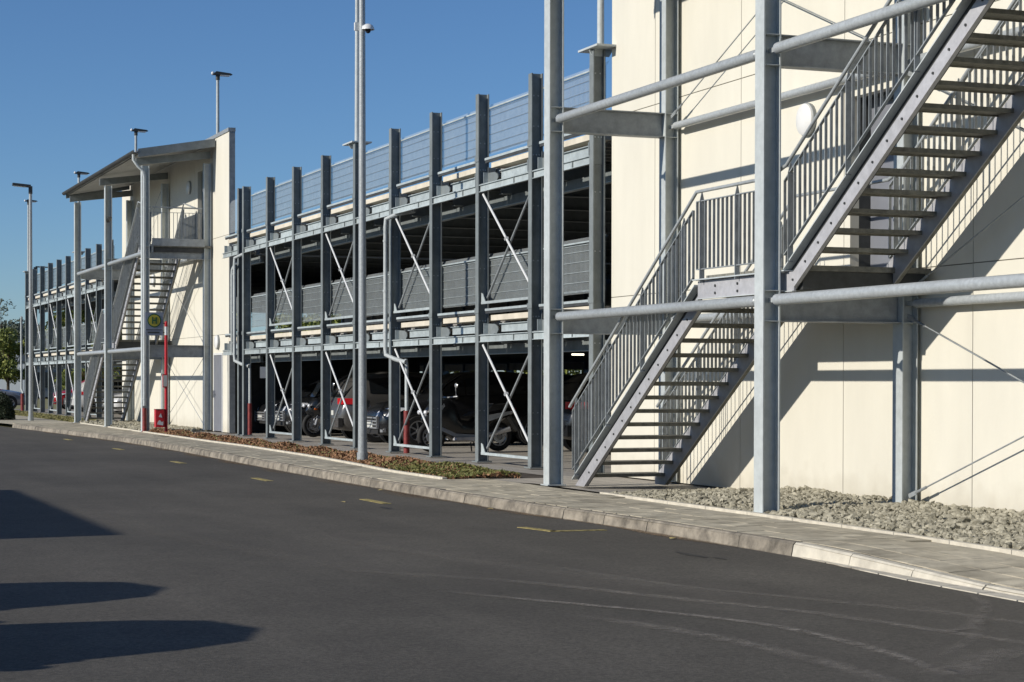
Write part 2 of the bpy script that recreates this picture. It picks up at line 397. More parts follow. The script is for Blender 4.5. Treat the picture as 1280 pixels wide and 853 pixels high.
# pale gutter strip by the dropped kerb
gm = MB()
x = -15.0
while x < 2:
    gm.prismZ([(x+.01, ky(x)-.16*min(1, (x+15.4)/2.5)), (x+.49, ky(x+.5)-.16*min(1, (x+15.9)/2.5)), (x+.49, ky(x+.5)-.005), (x+.01, ky(x)-.005)], -.15, -.112); x += .5
struct(gm.build('gutter_stones', 'kerbnew'))
# narrow edging stones behind the pavement
ed = MB()
def edge_run(tab, x0, x1, w=.07):
    x = x0
    while x < x1:
        a, b = x+.005, min(x+1, x1)-.005
        ed.prismZ([(a, interp(tab, a)-w), (b, interp(tab, b)-w), (b, interp(tab, b)), (a, interp(tab, a))], -.1, .018); x += 1
edge_run(BACK, -66, -26.9); edge_run(BACK2, -22.7, 8)
struct(ed.build('edging_stones', 'kerbnew'))
# paving under and before the car park
gf = MB(); gf.quad([(-26.9, 9.4, -.016), (-22.7, 9.4, -.016), (-22.7, 12.6, -.016), (-26.9, 12.6, -.016)])
gf.quad([(-100, 11.35, -.02), (-26.9, 11.35, -.02), (-26.9, 40, -.02), (-100, 40, -.02)])
gf.quad([(-26.9, 12.6, -.02), (5, 12.6, -.02), (5, 40, -.02), (-26.9, 40, -.02)])
struct(gf.build('car_park_paving', 'floorpave'))
sb = MB(); sb.quad([(-54.2, 9.9, -.03), (-26.9, 9.4, -.03), (-26.9, 11.4, -.03), (-54.2, 11.8, -.03)]); struct(sb.build('planting_bed', 'soil'))
sb = MB(); sb.quad([(-22.7, 10.0, -.03), (20, 9.5, -.03), (20, 12.3, -.03), (-22.7, 12.3, -.03)]); sb.quad([(-67.5, 10.2, -.028), (-54.3, 10.2, -.028), (-54.3, 12.3, -.028), (-67.5, 12.3, -.028)])
struct(sb.build('gravel_bed', 'gravel'))
sb = MB(); sb.quad([(-130, 9, -.03), (-67.5, 10.2, -.03), (-67.5, 11.5, -.03), (-130, 11.5, -.03)]); struct(sb.build('verge', 'grass'))
# yellow dashes
yd = MB()
for x, y in [(-37.06, 7.52), (-30.3, 7.45), (-24.4, 7.46)]:
    yd.prismZ([(x, y-.06), (x+1.0, y-.06), (x+1.0, y+.06), (x, y+.06)], -.119, -.114)
yd.prismZ([(-19.15, 7.55), (-18.5, 7.66), (-18.48, 7.76), (-19.15, 7.66)], -.119, -.114)
yd.prismZ([(-18.5, 7.68), (-18.45, 8.28), (-18.55, 8.28), (-18.6, 7.68)], -.119, -.114)
for x, y in [(-44.5, 7.7), (-52, 7.7)]: yd.prismZ([(x, y-.06), (x+1.0, y-.06), (x+1.0, y+.06), (x, y+.06)], -.119, -.114)
struct(yd.build('road_markings', 'paint_y'))
mk = bpy.data.materials.new('tyre_scuff'); mk.use_nodes = True; t = mk.node_tree; b_ = t.nodes['Principled BSDF']
b_.inputs['Base Color'].default_value = (.26, .235, .20, 1); b_.inputs['Roughness'].default_value = .9
uv = t.nodes.new('ShaderNodeUVMap'); uv.uv_map = 'uv'; sp = t.nodes.new('ShaderNodeSeparateXYZ'); t.links.new(uv.outputs[0], sp.inputs[0])
def _m(op, a, b=None, cl=False):
    n = t.nodes.new('ShaderNodeMath'); n.operation = op; n.use_clamp = cl
    for i, v in enumerate((a, b)):
        if v is None: continue
        if isinstance(v, (int, float)): n.inputs[i].default_value = v
        else: t.links.new(v, n.inputs[i])
    return n.outputs[0]
f_ = _m('SINE', _m('MULTIPLY', sp.outputs[1], math.pi)); g1 = _m('MULTIPLY', _m('SINE', _m('MULTIPLY', sp.outputs[0], math.pi)), 2.2, True)
nn = t.nodes.new('ShaderNodeTexNoise'); nn.inputs['Scale'].default_value = 9; nn.inputs['Detail'].default_value = 7; nn.inputs['Roughness'].default_value = .8
ge = t.nodes.new('ShaderNodeNewGeometry'); t.links.new(ge.outputs['Position'], nn.inputs['Vector'])
nr = t.nodes.new('ShaderNodeMapRange'); nr.inputs[1].default_value = .36; nr.inputs[2].default_value = .72; t.links.new(nn.outputs['Fac'], nr.inputs[0])
oc = t.nodes.new('ShaderNodeObjectInfo'); t.links.new(_m('MULTIPLY', _m('MULTIPLY', _m('MULTIPLY', f_, g1), nr.outputs[0]), _m('MULTIPLY', oc.outputs['Alpha'], 1.4), True), b_.inputs['Alpha'])
M['scuff'] = mk
road = bpy.data.objects['road']
MARKS = [([(-15.72, 6.15), (-13.48, 6.5), (-12.12, 7.02), (-11.32, 7.36), (-10.45, 7.63), (-9, 8.0)], .10, .5), ([(-14.6, 5.3), (-12.9, 5.98), (-11.67, 6.52), (-11.1, 6.70), (-10.26, 6.89), (-9.65, 7.04), (-8, 7.4)], .09, .75),
         ([(-13.6, 4.7), (-12.67, 5.2), (-11.97, 5.6), (-11.36, 5.88), (-10.77, 6.05), (-9.88, 6.07), (-9.26, 6.0), (-8.75, 5.88)], .07, 1.0), ([(-11.8, 5.1), (-11.05, 5.32), (-10.39, 5.45), (-9.69, 5.50), (-9.09, 5.51), (-8.2, 5.42)], .11, .7),
         ([(-8.95, 5.82), (-8.78, 6.0), (-9.03, 6.26), (-9.25, 6.57), (-9.42, 6.95)], .16, .6), ([(-12.1, 8.3), (-11.45, 8.03), (-10.73, 7.48), (-10.37, 7.16), (-10.2, 6.7)], .07, .5),
         ([(-11.6, 7.45), (-11.0, 7.5), (-10.57, 7.36), (-9.88, 6.84), (-9.3, 6.2)], .06, .4), ([(-15.3, 4.5), (-14.39, 5.2), (-13.18, 5.85), (-11.5, 6.4)], .12, .3), ([(-19, 5.2), (-16.5, 5.6), (-14, 6.2), (-12, 6.7)], .2, .25), ([(-24, 3.6), (-19, 4.0), (-14, 4.9)], .25, .2)]
for k, (pts, w, al) in enumerate(MARKS):
    P_ = []
    n_ = len(pts)
    for i in range(n_-1):                       # Catmull-Rom
        p0, p1, p2, p3 = pts[max(i-1, 0)], pts[i], pts[i+1], pts[min(i+2, n_-1)]
        for q in range(10):
            u = q/10; P_.append(tuple(.5*((2*p1[c])+(-p0[c]+p2[c])*u+(2*p0[c]-5*p1[c]+4*p2[c]-p3[c])*u*u+(-p0[c]+3*p1[c]-3*p2[c]+p3[c])*u**3) for c in (0, 1)))
    P_.append(pts[-1]); vs = []; 
    for i, p in enumerate(P_):
        a = P_[max(i-1, 0)]; b2 = P_[min(i+1, len(P_)-1)]; d = Vector((b2[0]-a[0], b2[1]-a[1])).normalized()
        for s_ in (-1, 1): vs.append((p[0]-d.y*w*s_, p[1]+d.x*w*s_, -.1165+.0004*k))
    me = bpy.data.meshes.new('tyre_mark'); me.from_pydata(vs, [], [(2*i, 2*i+2, 2*i+3, 2*i+1) for i in range(len(P_)-1)]); me.materials.append(mk)
    ul = me.uv_layers.new(name='uv')
    for pol in me.polygons:
        for li in pol.loop_indices:
            vi = me.loops[li].vertex_index; ul.data[li].uv = ((vi//2)/(len(P_)-1), vi % 2)
    o = link('tyre_mark', me, road); o.color = (1, 1, 1, al)
dk = mk.copy(); dk.name = 'kerb_dirt'; dk.node_tree.nodes['Principled BSDF'].inputs['Base Color'].default_value = (.27, .19, .11, 1)
for x0, x1, w, al in [(-64, -30, .10, .9), (-30, -15.2, .075, 1.0), (-15.2, -9, .05, .8), (-45, -20, .16, .35)]:
    n_ = 60; vs = []
    for i in range(n_+1):
        x = x0+(x1-x0)*i/n_; y = ky(x)-.01
        vs += [(x, y-w*2*(.6+.4*math.sin(x*1.7)), -.1135), (x, y+.02, -.1135)]
    me = bpy.data.meshes.new('kerb_dirt'); me.from_pydata(vs, [], [(2*i, 2*i+2, 2*i+3, 2*i+1) for i in range(n_)]); me.materials.append(dk)
    ul = me.uv_layers.new(name='uv')
    for pol in me.polygons:
        for li in pol.loop_indices:
            vi = me.loops[li].vertex_index; ul.data[li].uv = ((vi//2)/n_, .35+.5*(vi % 2)*.9)
    o = link('kerb_dirt', me, road); o.color = (1, 1, 1, al)
for x, y, a, lb in [(-21.95, 8.30, .4, 'yellowed fallen leaf against the kerb, right of the lamp post'), (-26.2, 8.26, 1.3, 'pale fallen leaf by the kerb near the tall lamp post'), (-17.2, 8.42, 2.2, 'small fallen leaf by the kerb below the near stair'), (-23.8, 7.0, .2, 'small pale leaf lying out on the asphalt')]:
    m = MB(); m.v = [(-.05, 0, .004), (-.015, .028, .012), (.035, .022, .008), (.06, 0, .003), (.03, -.024, .010), (-.02, -.026, .006), (0, 0, .014)]
    m.f = [(0, 1, 6), (1, 2, 6), (2, 3, 6), (3, 4, 6), (4, 5, 6), (5, 0, 6)]; m.m = [0]*6
    o = m.build('fallen_leaf', 'leafpale'); o.location = (x, y, -.113); o.rotation_euler = (0, 0, a); o['label'] = lb; o['category'] = 'leaf'; o['group'] = 'fallen leaves on the road'
om = mat('oil_stain', (.03, .028, .025), .6); om.node_tree
bl = MB(); rr_ = random.Random(5)
for cx, cy, sx, sy in [(-15.6, 7.82, .32, .05), (-15.2, 7.9, .14, .03), (-22.6, 7.2, .25, .04)]:
    bl.quad([(cx+sx*math.cos(a*.5236)*rr_.uniform(.75, 1.1), cy+sy*math.sin(a*.5236)*rr_.uniform(.75, 1.1), -.117) for a in range(12)])
bl.build('oil_stain', om, road)
# ================================================================ gravel
def stones(name, n, area, s0, s1, seed, **kw):
    r = random.Random(seed); b = MB()
    ico = [(0, 0, 1), (.89, 0, .45), (.28, .85, .45), (-.72, .53, .45), (-.72, -.53, .45), (.28, -.85, .45), (.72, .53, -.45), (-.28, .85, -.45), (-.89, 0, -.45), (-.28, -.85, -.45), (.72, -.53, -.45), (0, 0, -1)]
    fc = [(0, 1, 2), (0, 2, 3), (0, 3, 4), (0, 4, 5), (0, 5, 1), (1, 6, 2), (2, 7, 3), (3, 8, 4), (4, 9, 5), (5, 10, 1), (6, 7, 2), (7, 8, 3), (8, 9, 4), (9, 10, 5), (10, 6, 1), (11, 7, 6), (11, 8, 7), (11, 9, 8), (11, 10, 9), (11, 6, 10)]
    for _ in range(n):
        x, y, z = area(r); s = s0+(s1-s0)*r.random()**1.8
        ax, ay, az = r.uniform(.7, 1.7), r.uniform(.5, 1.1), r.uniform(.4, .9)
        q = Matrix.Rotation(r.uniform(0, 6.28), 3, 'Z') @ Matrix.Rotation(r.uniform(-1.2, 1.2), 3, 'X')
        k = len(b.v)
        for vx, vy, vz in ico:
            j = r.uniform(.5, 1.35); p = q @ Vector((vx*s*ax*j, vy*s*ay*j, vz*s*az*j)); b.v.append((x+p.x, y+p.y, z+p.z))
        for f in fc: b.f.append(tuple(k+i for i in f)); b.m.append(0)
    return b.build(name, 'gravel', kind='stuff', label=kw['label'], category='gravel')
def area_near(r):
    while True:
        x = r.uniform(-22.6, -8.5)
        if r.random() < .25+.75*min(1, (x+22.6)/6) or True: break
    yb = interp(BACK2, x)+.06; y = yb+(12.12-yb)*r.random()
    t = (y-yb)/(12.12-yb)
    h = .02+.075*t**.7+.02*math.sin(x*3.1)*math.sin(y*5)
    if x < -21.5: h *= .3
    return x, y, h*r.uniform(.35, 1.1)
stones('gravel', 24000, area_near, .013, .050, 3, label='loose beige gravel strip at the foot of the near cream wall')
stones('gravel', 3500, lambda r: (r.uniform(-67, -54.4), r.uniform(10.3, 12.1), r.uniform(.0, .05)), .03, .06, 4, label='thin gravel strip beneath the far stair tower')
# ================================================================ STAIR TOWER (local x: 0 = first outer column)
TY = 11.15
def T(x, y, z): return (x, y-TY, z)
XP1 = -24.66
tower = thing('stair_tower', 'near cream concrete wall with galvanised steel escape stair, cut by the right edge', 'stair tower', (XP1, TY, 0), 0, 'stair towers on the car park front')
TB = (0, TY, 0)
YW = 12.15
XA, XB, ZT = -2.28, 14.15, 8.22
opens = [(4.56, 5.60, 2.66, 4.80), (10.15, 11.05, 5.24, 7.5), (12.35, 13.35, 0, 2.14)]
jx = [XA, -.66, 1.87, 4.42, 7.05, 9.68, 12.05, XB]; jz = [0, 2.70, 5.42, ZT]
jx = [XA, -.76+.0, 1.86, 4.46, 7.10, 9.72, 12.20, XB]
opens[0] = (4.60, 5.62, 2.66, 4.80)
for a, b in zip(jx, jx[1:]):
    for c, d in zip(jz, jz[1:]):
        rects = [(a+.006, b-.006, c+.006, d-.006)]
        for o in opens:
            new = []
            for r_ in rects:
                x0, x1, z0, z1 = r_; ox0, ox1, oz0, oz1 = max(x0, o[0]), min(x1, o[1]), max(z0, o[2]), min(z1, o[3])
                if ox0 >= ox1 or oz0 >= oz1: new.append(r_); continue
                if x0 < ox0: new.append((x0, ox0, z0, z1))
                if ox1 < x1: new.append((ox1, x1, z0, z1))
                if z0 < oz0: new.append((ox0, ox1, z0, oz0))
                if oz1 < z1: new.append((ox0, ox1, oz1, z1))
            rects = new
        m = MB()
        for x0, x1, z0, z1 in rects:
            if x1-x0 > .01 and z1-z0 > .01: m.box(x0, x1, YW, YW+.12, z0, z1)
        m.build('wall_panel', 'wall', tower, TB)
m = MB()
def backing(x0, x1, z0, z1): m.box(x0, x1, YW+.035, YW+.13, z0, z1)
# behind the joints only (thin battens)
for x_ in jx[1:-1]:
    for c, d in zip(jz, jz[1:]):
        m.box(x_-.02, x_+.02, YW+.012, YW+.11, c+.02, d-.02)
for z_ in jz[1:-1]:
    segs = [(XA+.01, XB-.01)]
    for o in opens:
        if o[2] < z_ < o[3]:
            segs = [s_ for a_, b_ in segs for s_ in ((a_, o[0]), (o[1], b_))]
    for a_, b_ in segs: m.box(a_, b_, YW+.013, YW+.112, z_-.019, z_+.019)
m.build('joint_seal', 'joint', tower, TB)
m = MB(); m.box(XA-.03, XB+.05, YW-.03, YW+.17, ZT, ZT+.10); m.build('wall_cap', 'steelmid', tower, TB)
m = MB(); m.box(XB, XB+.04, YW+.0, YW+.16, 0, ZT); m.build('end_flashing', 'steelmid', tower, TB)
for k, o in enumerate(opens):
    m = MB(); x0, x1, z0, z1 = o; d0, d1 = YW+.12, YW+.34
    if k < 2:
        m.box(x0-.05, x0, YW+.121, d1, z0, z1); m.box(x1, x1+.05, YW+.121, d1, z0, z1); m.box(x0-.05, x1+.05, YW+.121, d1, z1, z1+.05)
        m.build('door_reveal', 'steeldark', tower, TB)
        d = MB(); d.box(x0, x1, d1-.06, d1-.01, z0, z1-.0); dd = d.build('door', 'door', tower, TB)
        h = MB(); h.pipe([(x1-.1, d1-.1, z0+1.05), (x1-.22, d1-.1, z0+1.05)], .012, 6); h.box(x1-.12, x1-.08, d1-.1, d1-.06, z0+.98, z0+1.12); h.build('handle', 'steeldark', dd, TB)
    else:
        m.box(x0-.06, x0, YW-.02, YW+.1, 0, z1+.06); m.box(x1, x1+.06, YW-.02, YW+.1, 0, z1+.06); m.box(x0, x1, YW-.02, YW+.1, z1, z1+.06)
        m.build('door_frame', 'white', tower, TB)
        d = MB(); d.box(x0, x1, YW+.0, YW+.05, .02, z1); dd = d.build('door', 'door', tower, TB)
        h = MB(); h.pipe([(x0+.06, YW-.06, 1.05), (x0+.2, YW-.06, 1.05)], .013, 6); h.box(x0+.06, x0+.10, YW-.06, YW, .95, 1.15); h.build('handle', 'chrome', dd, TB)
# wall lamps
for lx, lz in [(3.62, 4.66), (9.10, 7.15), (12.85, 2.50)]:
    m = MB(); m.lathe((lx, YW, lz), [(0, .20), (-.05, .205), (-.05, .0)], 24, 'Y'); l = m.build('lamp_base', 'steelmid', tower, TB, 40)
    m = MB(); m.lathe((lx, YW-.05, lz), [(0, .195), (-.025, .192), (-.045, .15), (-.055, .07), (-.057, .001)], 24, 'Y'); m.build('lamp_diffuser', 'lampglass', l, TB, 50)
COLX = [0, 6.03, 12.06]
PY, IYY = 10.15, 11.90
ZB = [(2.08, 2.42), (4.84, 5.18)]
for i, cx in enumerate(COLX):
    m = MB(); m.H(cx, PY, .20, .21, .015, 7.42, .016, .012)
    m.box(cx-.13, cx+.13, PY-.03, PY+.24, 0, .016)
    for z in (2.08, 2.42-.01, 4.84, 5.18-.01): m.box(cx-.095, cx+.095, PY+.016, PY+.194, z, z+.010)
    col_ = m.build('outer_column', 'zinc', tower, TB)
    m = MB(); m.H(cx, IYY, .20, .20, .03, 7.55, .014, .012)
    for z in (2.08, 2.41, 4.84, 5.17): m.box(cx-.095, cx+.095, IYY+.014, IYY+.186, z, z+.010)
    m.build('inner_column', 'zinc', tower, TB)
    for z0, z1 in ZB:
        m = MB(); m.IY(cx, PY+.21, IYY-.003, z0, z1, .16); m.build('cross_beam', 'steelmid', tower, TB)
    m = MB()
    za, zb = 7.42, 7.70
    m.prismX([(PY-.15, za), (IYY+.2, zb), (IYY+.2, zb+.2), (PY-.15, za+.2)], cx-.05, cx+.05); m.build('roof_beam', 'steel', tower, TB)
def eye_tube(name, p, q, r, matn):
    p = Vector(p); q = Vector(q); d = (q-p).normalized()
    m = MB(); m.pipe([p+d*.22, q-d*.22], r, 16); m.pipe([p+d*.17, p+d*.22], r*.45, 8, r2=r); m.pipe([q-d*.22, q-d*.17], r, 8, r2=r*.45)
    m.bar(p+d*.02, p+d*.2, .012, .05); m.bar(q-d*.2, q-d*.02, .012, .05)
    return m.build(name, matn, tower, TB, 40)
for a, b in zip(COLX, COLX[1:]):
    for z in (2.31, 5.00):
        eye_tube('outer_tube', (a, PY+.10, z), (b, PY+.10, z), .062, 'zinctube')
        eye_tube('inner_tube', (a, IYY+.10, z-.01), (b, IYY+.10, z-.01), .05, 'zinctube')
# rod bracing
def rods(a, b, z0, z1):
    for p, q in (((a+.12, IYY+.08, z0), (b-.12, IYY+.08, z1)), ((a+.12, IYY+.05, z1), (b-.12, IYY+.05, z0))):
        p = Vector(p); q = Vector(q); d = (q-p).normalized()
        m = MB(); m.pipe([p+d*.15, q-d*.15], .0085, 6); m.pipe([p+d*.14, p+d*.36], .016, 6); m.pipe([q-d*.36, q-d*.14], .016, 6)
        m.bar(p, p+d*.16, .05, .014, upv=(0, 1, 0)); m.bar(q-d*.16, q, .05, .014, upv=(0, 1, 0))
        m.build('bracing_rod', 'steelmid', tower, TB, 40)
rods(6.03, 12.06, .16, 2.16); rods(6.03, 12.06, 2.45, 4.85); rods(0, 6.03, 5.12, 7.5)
# stairs ------------------------------------------------
YO, YI = 10.44, 11.66
RISE, RUN = .178, .265
def tread_mesh(n='tread'):
    m = MB(); m.box(-.27, 0, YO+.065, YI-.022, -.034, 0); m.box(-.275, -.262, YO+.065, YI-.022, -.05, .004)
    m.box(-.012, 0, YO+.065, YI-.022, -.045, -.034)
    return m.mesh(n, 'tread', TB)
tme = tread_mesh()
X1 = -24.01-XP1                       # back edge of first tread, local
for k in range(14): link('tread', tme, tower, (X1+RUN*k, 0, .178*(k+1)+.0))
RUN2 = .268; X2 = -18.02-XP1
for k in range(13): link('tread', tme, tower, (X2+RUN2*k, 0, 2.68+.182*(k+1)))
def stringer(name, x0, z0, x1, z1, yo, d_, foot):
    """channel: web at yo+.06*d_, flanges back out to yo; bottom edge line (x0,z0)-(x1,z1), .31 deep measured upright"""
    sl_ = (z1-z0)/(x1-x0); th = .31
    zl = lambda xx: z0+(xx-x0)*sl_
    L_ = -.30 if foot else 0
    def band(a, b, y0, y1, mi, m):
        xa = x0+L_
        pts = [(x1, zl(x1)+a), (x1, zl(x1)+b)]
        if foot:
            # plumb cut at the floor
            xs = x0+L_
            pts = [(max(xs, x0-a/sl_), max(0.012, zl(max(xs, x0-a/sl_))+a))]+pts
            xt = max(xs, x0-b/sl_+.0); pts += [(xs, max(.012, zl(xs)+b))]
            pts += [(xs, .012)] if zl(xs)+b > .02 else []
        else: pts = [(x0, zl(x0)+a)]+pts+[(x0, zl(x0)+b)]
        m.prismY(pts, min(y0, y1), max(y0, y1), mi)
    m = MB()
    band(.0, th, yo+.048*d_, yo+.06*d_, 1 if d_ > 0 else 0, m)                  # web; the outer one coloured darker to deepen its shade
    t0, t1 = yo-.05*d_, yo+.047*d_
    m.prismY([(x0+(L_ if foot else 0), zl(x0+(L_ if foot else 0))+th-.016), (x1, zl(x1)+th-.016), (x1, zl(x1)+th), (x0+(L_ if foot else 0), zl(x0+(L_ if foot else 0))+th)], min(t0, t1), max(t0, t1), 3)
    if d_ < 0: band(.0, .014, yo, yo+.047*d_, 2, m)
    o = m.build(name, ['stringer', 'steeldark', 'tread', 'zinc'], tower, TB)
    if d_ > 0:
        m2 = MB(); band(.0, .175, yo, yo+.0475, 0, m2)
        for k in range(int((x1-x0)/RUN)):
            xx = x0+.18+k*RUN; m2.lathe((xx, yo-.001, zl(xx)+.09), [(0, .014), (-.012, .014), (-.012, .0)], 6, 'Y', 1)
        m2.build('bolted_plate', ['stringer', 'steeldark'], o, TB)
    return o
S1 = .672; zf = .0
fx0, fz0 = -24.03-XP1, .0
fx1 = -20.66-XP1; fz1 = S1*(fx1-fx0)
LZ = 2.68
fl = lambda x_: S1*(x_-fx0)
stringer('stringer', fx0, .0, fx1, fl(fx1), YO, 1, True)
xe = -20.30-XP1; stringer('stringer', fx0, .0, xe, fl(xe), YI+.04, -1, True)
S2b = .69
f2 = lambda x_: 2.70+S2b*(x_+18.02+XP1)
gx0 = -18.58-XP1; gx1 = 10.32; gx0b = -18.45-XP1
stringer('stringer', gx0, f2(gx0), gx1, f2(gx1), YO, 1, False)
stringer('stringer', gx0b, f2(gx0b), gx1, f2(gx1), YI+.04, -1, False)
# landings
lx0, lx1 = fx1, gx0+.2
m = MB(); m.box(lx0+.0, lx1, YO, YO+.02, 2.41, 2.615); m.box(lx0-.02, lx1-.1, YO-.07, YO+.06, 2.622, 2.636, 1)
m.box(lx0, lx1, YO-.02, YO+.03, 2.40, 2.409, 1)
for k in range(3):
    for dz in (.07, .155): m.lathe((lx0+.45+k*.55, YO, 2.41+dz-.02), [(0, .016), (-.012, .016), (-.012, 0)], 8, 'Y', 2)
m.build('landing_edge_plate', ['stringer', 'zinc', 'steeldark'], tower, TB)
m = MB(); m.box(-20.57-XP1, -18.28-XP1, YO+.065, 12.10, 2.62, 2.68); m.box(-20.52-XP1, -18.32-XP1, YO+.075, 12.05, 2.42, 2.618, 1)
m.build('landing', ['tread', 'steeldark'], tower, TB)
m = MB(); m.box(10.29, 12.20, YO+.03, 12.10, 5.16, 5.22); m.box(10.35, 12.14, YO+.05, 11.88, 5.185-.16, 5.158, 1)
m.build('landing', ['tread', 'steeldark'], tower, TB)
m = MB(); m.box(10.35, 12.2, YO-.02, YO+.02, 5.0, 5.24); m.box(12.205, 12.23, YO-.02, 11.9, 5.19, 5.40)
m.build('landing_edge_plate', 'steelmid', tower, TB)
# railings
BH = .80
balme = MB().box(-.005, .005, -.016, .016, 0, BH).mesh('baluster', 'steelmid')
def railing(p0, p1, off0, hr_pts, ymid, posts, ends=(.05, .05), slope_cut=True, spacing=.107):
    """railing between p0 and p1 (x,z of bottom rail) in the plane y=ymid"""
    (x0, z0), (x1, z1) = p0, p1; s_ = (z1-z0)/(x1-x0) if x1 != x0 else 0
    m = MB()
    m.bar((x0, ymid, z0), (x1, ymid, z1), .035, .012)
    m.bar((x0, ymid, z0+BH), (x1, ymid, z1+BH), .035, .012)
    o = m.build('railing', 'steelmid', tower, TB)
    n = int(abs(x1-x0)/spacing)
    for k in range(n+1):
        xx = x0+(x1-x0)*k/n; link('baluster', balme, o, (xx, ymid-TY, z0+s_*(xx-x0)))
    for xx in posts:
        zz = z0+s_*(xx-x0); m = MB()
        m.box(xx-.006, xx+.006, ymid-.032, ymid+.032, zz-.16, zz+BH+.0)
        m.prismX([(ymid-.03, zz+BH), (ymid+.03, zz+BH), (ymid+.006, zz+BH+.10), (ymid-.006, zz+BH+.10)], xx-.005, xx+.005)
        m.build('rail_post', 'steelmid', o, TB)
    return o
def handrail(pts, par, r=.021):
    m = MB(); m.pipe(pts, r, 10); return m.build('handrail', 'zinctube', par, TB, 40)
for yy in (YO-.03, YI+.07):
    inner = yy > 11
    xs_, xe_ = -24.33-XP1, -20.72-XP1
    zb = lambda x_: S1*(x_-fx0)+.43
    a = railing((xs_, zb(xs_)), (xe_, zb(xe_)), 0, None, yy, [xs_+.12, xs_+1.15, xs_+2.2, xe_-.25])
    le = (-19.05 if not inner else -18.4)-XP1
    hz = 3.665
    hp = [(xs_-.10, yy-.01, zb(xs_-.10)+BH+.12), (xe_+.10, yy-.01, hz), ((gx0-.25 if not inner else gx0b-.1), yy-.01, hz), (gx0+.1 if not inner else gx0b+.2, yy-.01, hz+.10)]
    zb2 = lambda x_: f2(x_)+.45
    xq = 10.25
    hp += [(xq, yy-.01, zb2(xq)+BH+.13), (12.05, yy-.01, 5.22+1.05)]
    handrail(hp, a)
    if not inner:
        railing((-20.62-XP1, 2.75), (-18.80-XP1, 2.75), 0, None, yy, [-20.50-XP1, -19.62-XP1, -18.85-XP1])
    b = railing((gx0+.05, zb2(gx0+.05)), (10.2, zb2(10.2)), 0, None, yy, [gx0+.17, gx0+1.35, gx0+2.6, 10.1])
    railing((10.33, 5.33), (12.08, 5.33), 0, None, yy, [10.5, 11.9])
# end railing of the upper landing, across the stair
m = MB(); m.bar((12.12, YO, 5.33), (12.12, 11.85, 5.33), .035, .012); m.bar((12.12, YO, 6.13), (12.12, 11.85, 6.13), .035, .012)
o = m.build('railing', 'steelmid', tower, TB)
for k in range(13): link('baluster', balme, o, (12.12, YO+.05+k*.11-TY, 5.33), (0, 0, R(90)))
handrail([(12.12, YO, 6.27), (12.12, 11.85, 6.27)], o)
# roof over the stairs
m = MB(); ya, yb = 9.98, YW-.035; za, zb_ = 7.72, 8.10
m.prismX([(ya, za), (yb, zb_), (yb, zb_+.07), (ya, za+.07)], -.60, 12.58)
m.build('roof_sheet', 'steelmid', tower, TB)
for cx0 in range(10):
    m = MB(); a = -.5+cx0*1.305; m.prismX([(ya+.06, za-.012), (yb-.03, zb_-.012), (yb-.03, zb_-.003), (ya+.06, za-.003)], a+.006, a+1.299)
    m.build('soffit_board', 'soffit', tower, TB)
for xx in (-.615, 12.585):
    m = MB(); m.prismX([(ya-.02, za-.13), (yb, zb_-.13), (yb, zb_+.10), (ya-.02, za+.10)], xx, xx+.03); m.build('roof_fascia', 'steel', tower, TB)
m = MB(); pr = []
for k in range(9):
    t = math.pi*k/8; pr.append((9.90-.075*math.cos(t), 7.78-.085*math.sin(t)))
pr2 = [(y_*1.0+(9.90-y_)*.12, z_+.008) for y_, z_ in reversed(pr)]
m.prismX(pr+pr2, -.62, 12.62)
m.build('gutter', 'steeldark', tower, TB, 40)
m = MB(); px = 12.06+.17
m.pipe([(px, 9.90, 7.70), (px, 9.90, 7.55), (px, 10.02, 7.38), (px, 10.17, 7.25), (px, 10.20, 7.10), (px, 10.20, .72)], .042, 12)
for z in (6.5, 4.5, 2.6, .9): m.pipe([(px, 10.20, z), (px, 10.20, z+.03)], .052, 12)
m.build('downpipe', 'zinc', tower, TB, 40)
m = MB(); m.pipe([(px, 10.20, .0), (px, 10.20, .66)], .062, 12); m.build('pipe_guard', 'redpaint', tower, TB, 40)
# security camera on the middle outer column
m = MB(); m.bar((6.14, 10.3, 6.45), (6.30, 10.3, 6.42), .03, .03); m.bar((6.22, 10.28, 6.42), (6.42, 10.18, 6.30), .09, .09); m.build('security_camera', 'steeldark', tower, TB)
far_tower = copy_tree(tower, (-66.42, TY, 0), label='far cream stair tower with pitched roof, behind the red bus stop post')

# ================================================================ CAR PARK
GB = (-50, 11.9, 0)
garage = thing('parking_garage', 'two-storey open steel parking deck with grey columns and mesh guards', 'car park', GB)
FY = 11.9
SEC = [[-92.765+2.5*k for k in range(18)], [-49.715+2.5*k for k in range(18)]]
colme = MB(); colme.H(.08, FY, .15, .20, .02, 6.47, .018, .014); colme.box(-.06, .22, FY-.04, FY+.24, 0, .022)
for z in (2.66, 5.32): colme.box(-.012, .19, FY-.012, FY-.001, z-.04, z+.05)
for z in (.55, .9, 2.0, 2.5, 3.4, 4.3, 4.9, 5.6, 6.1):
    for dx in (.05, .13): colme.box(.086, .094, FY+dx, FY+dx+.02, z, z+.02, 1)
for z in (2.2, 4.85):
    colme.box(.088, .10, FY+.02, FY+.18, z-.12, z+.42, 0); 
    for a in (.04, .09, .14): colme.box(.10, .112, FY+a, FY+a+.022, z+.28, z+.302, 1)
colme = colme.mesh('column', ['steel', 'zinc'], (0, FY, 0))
bcol = MB().H(.08, 27.2, .15, .30, .0, 6.47, .018, .014).mesh('rear_column', 'steel', (0, FY, 0))
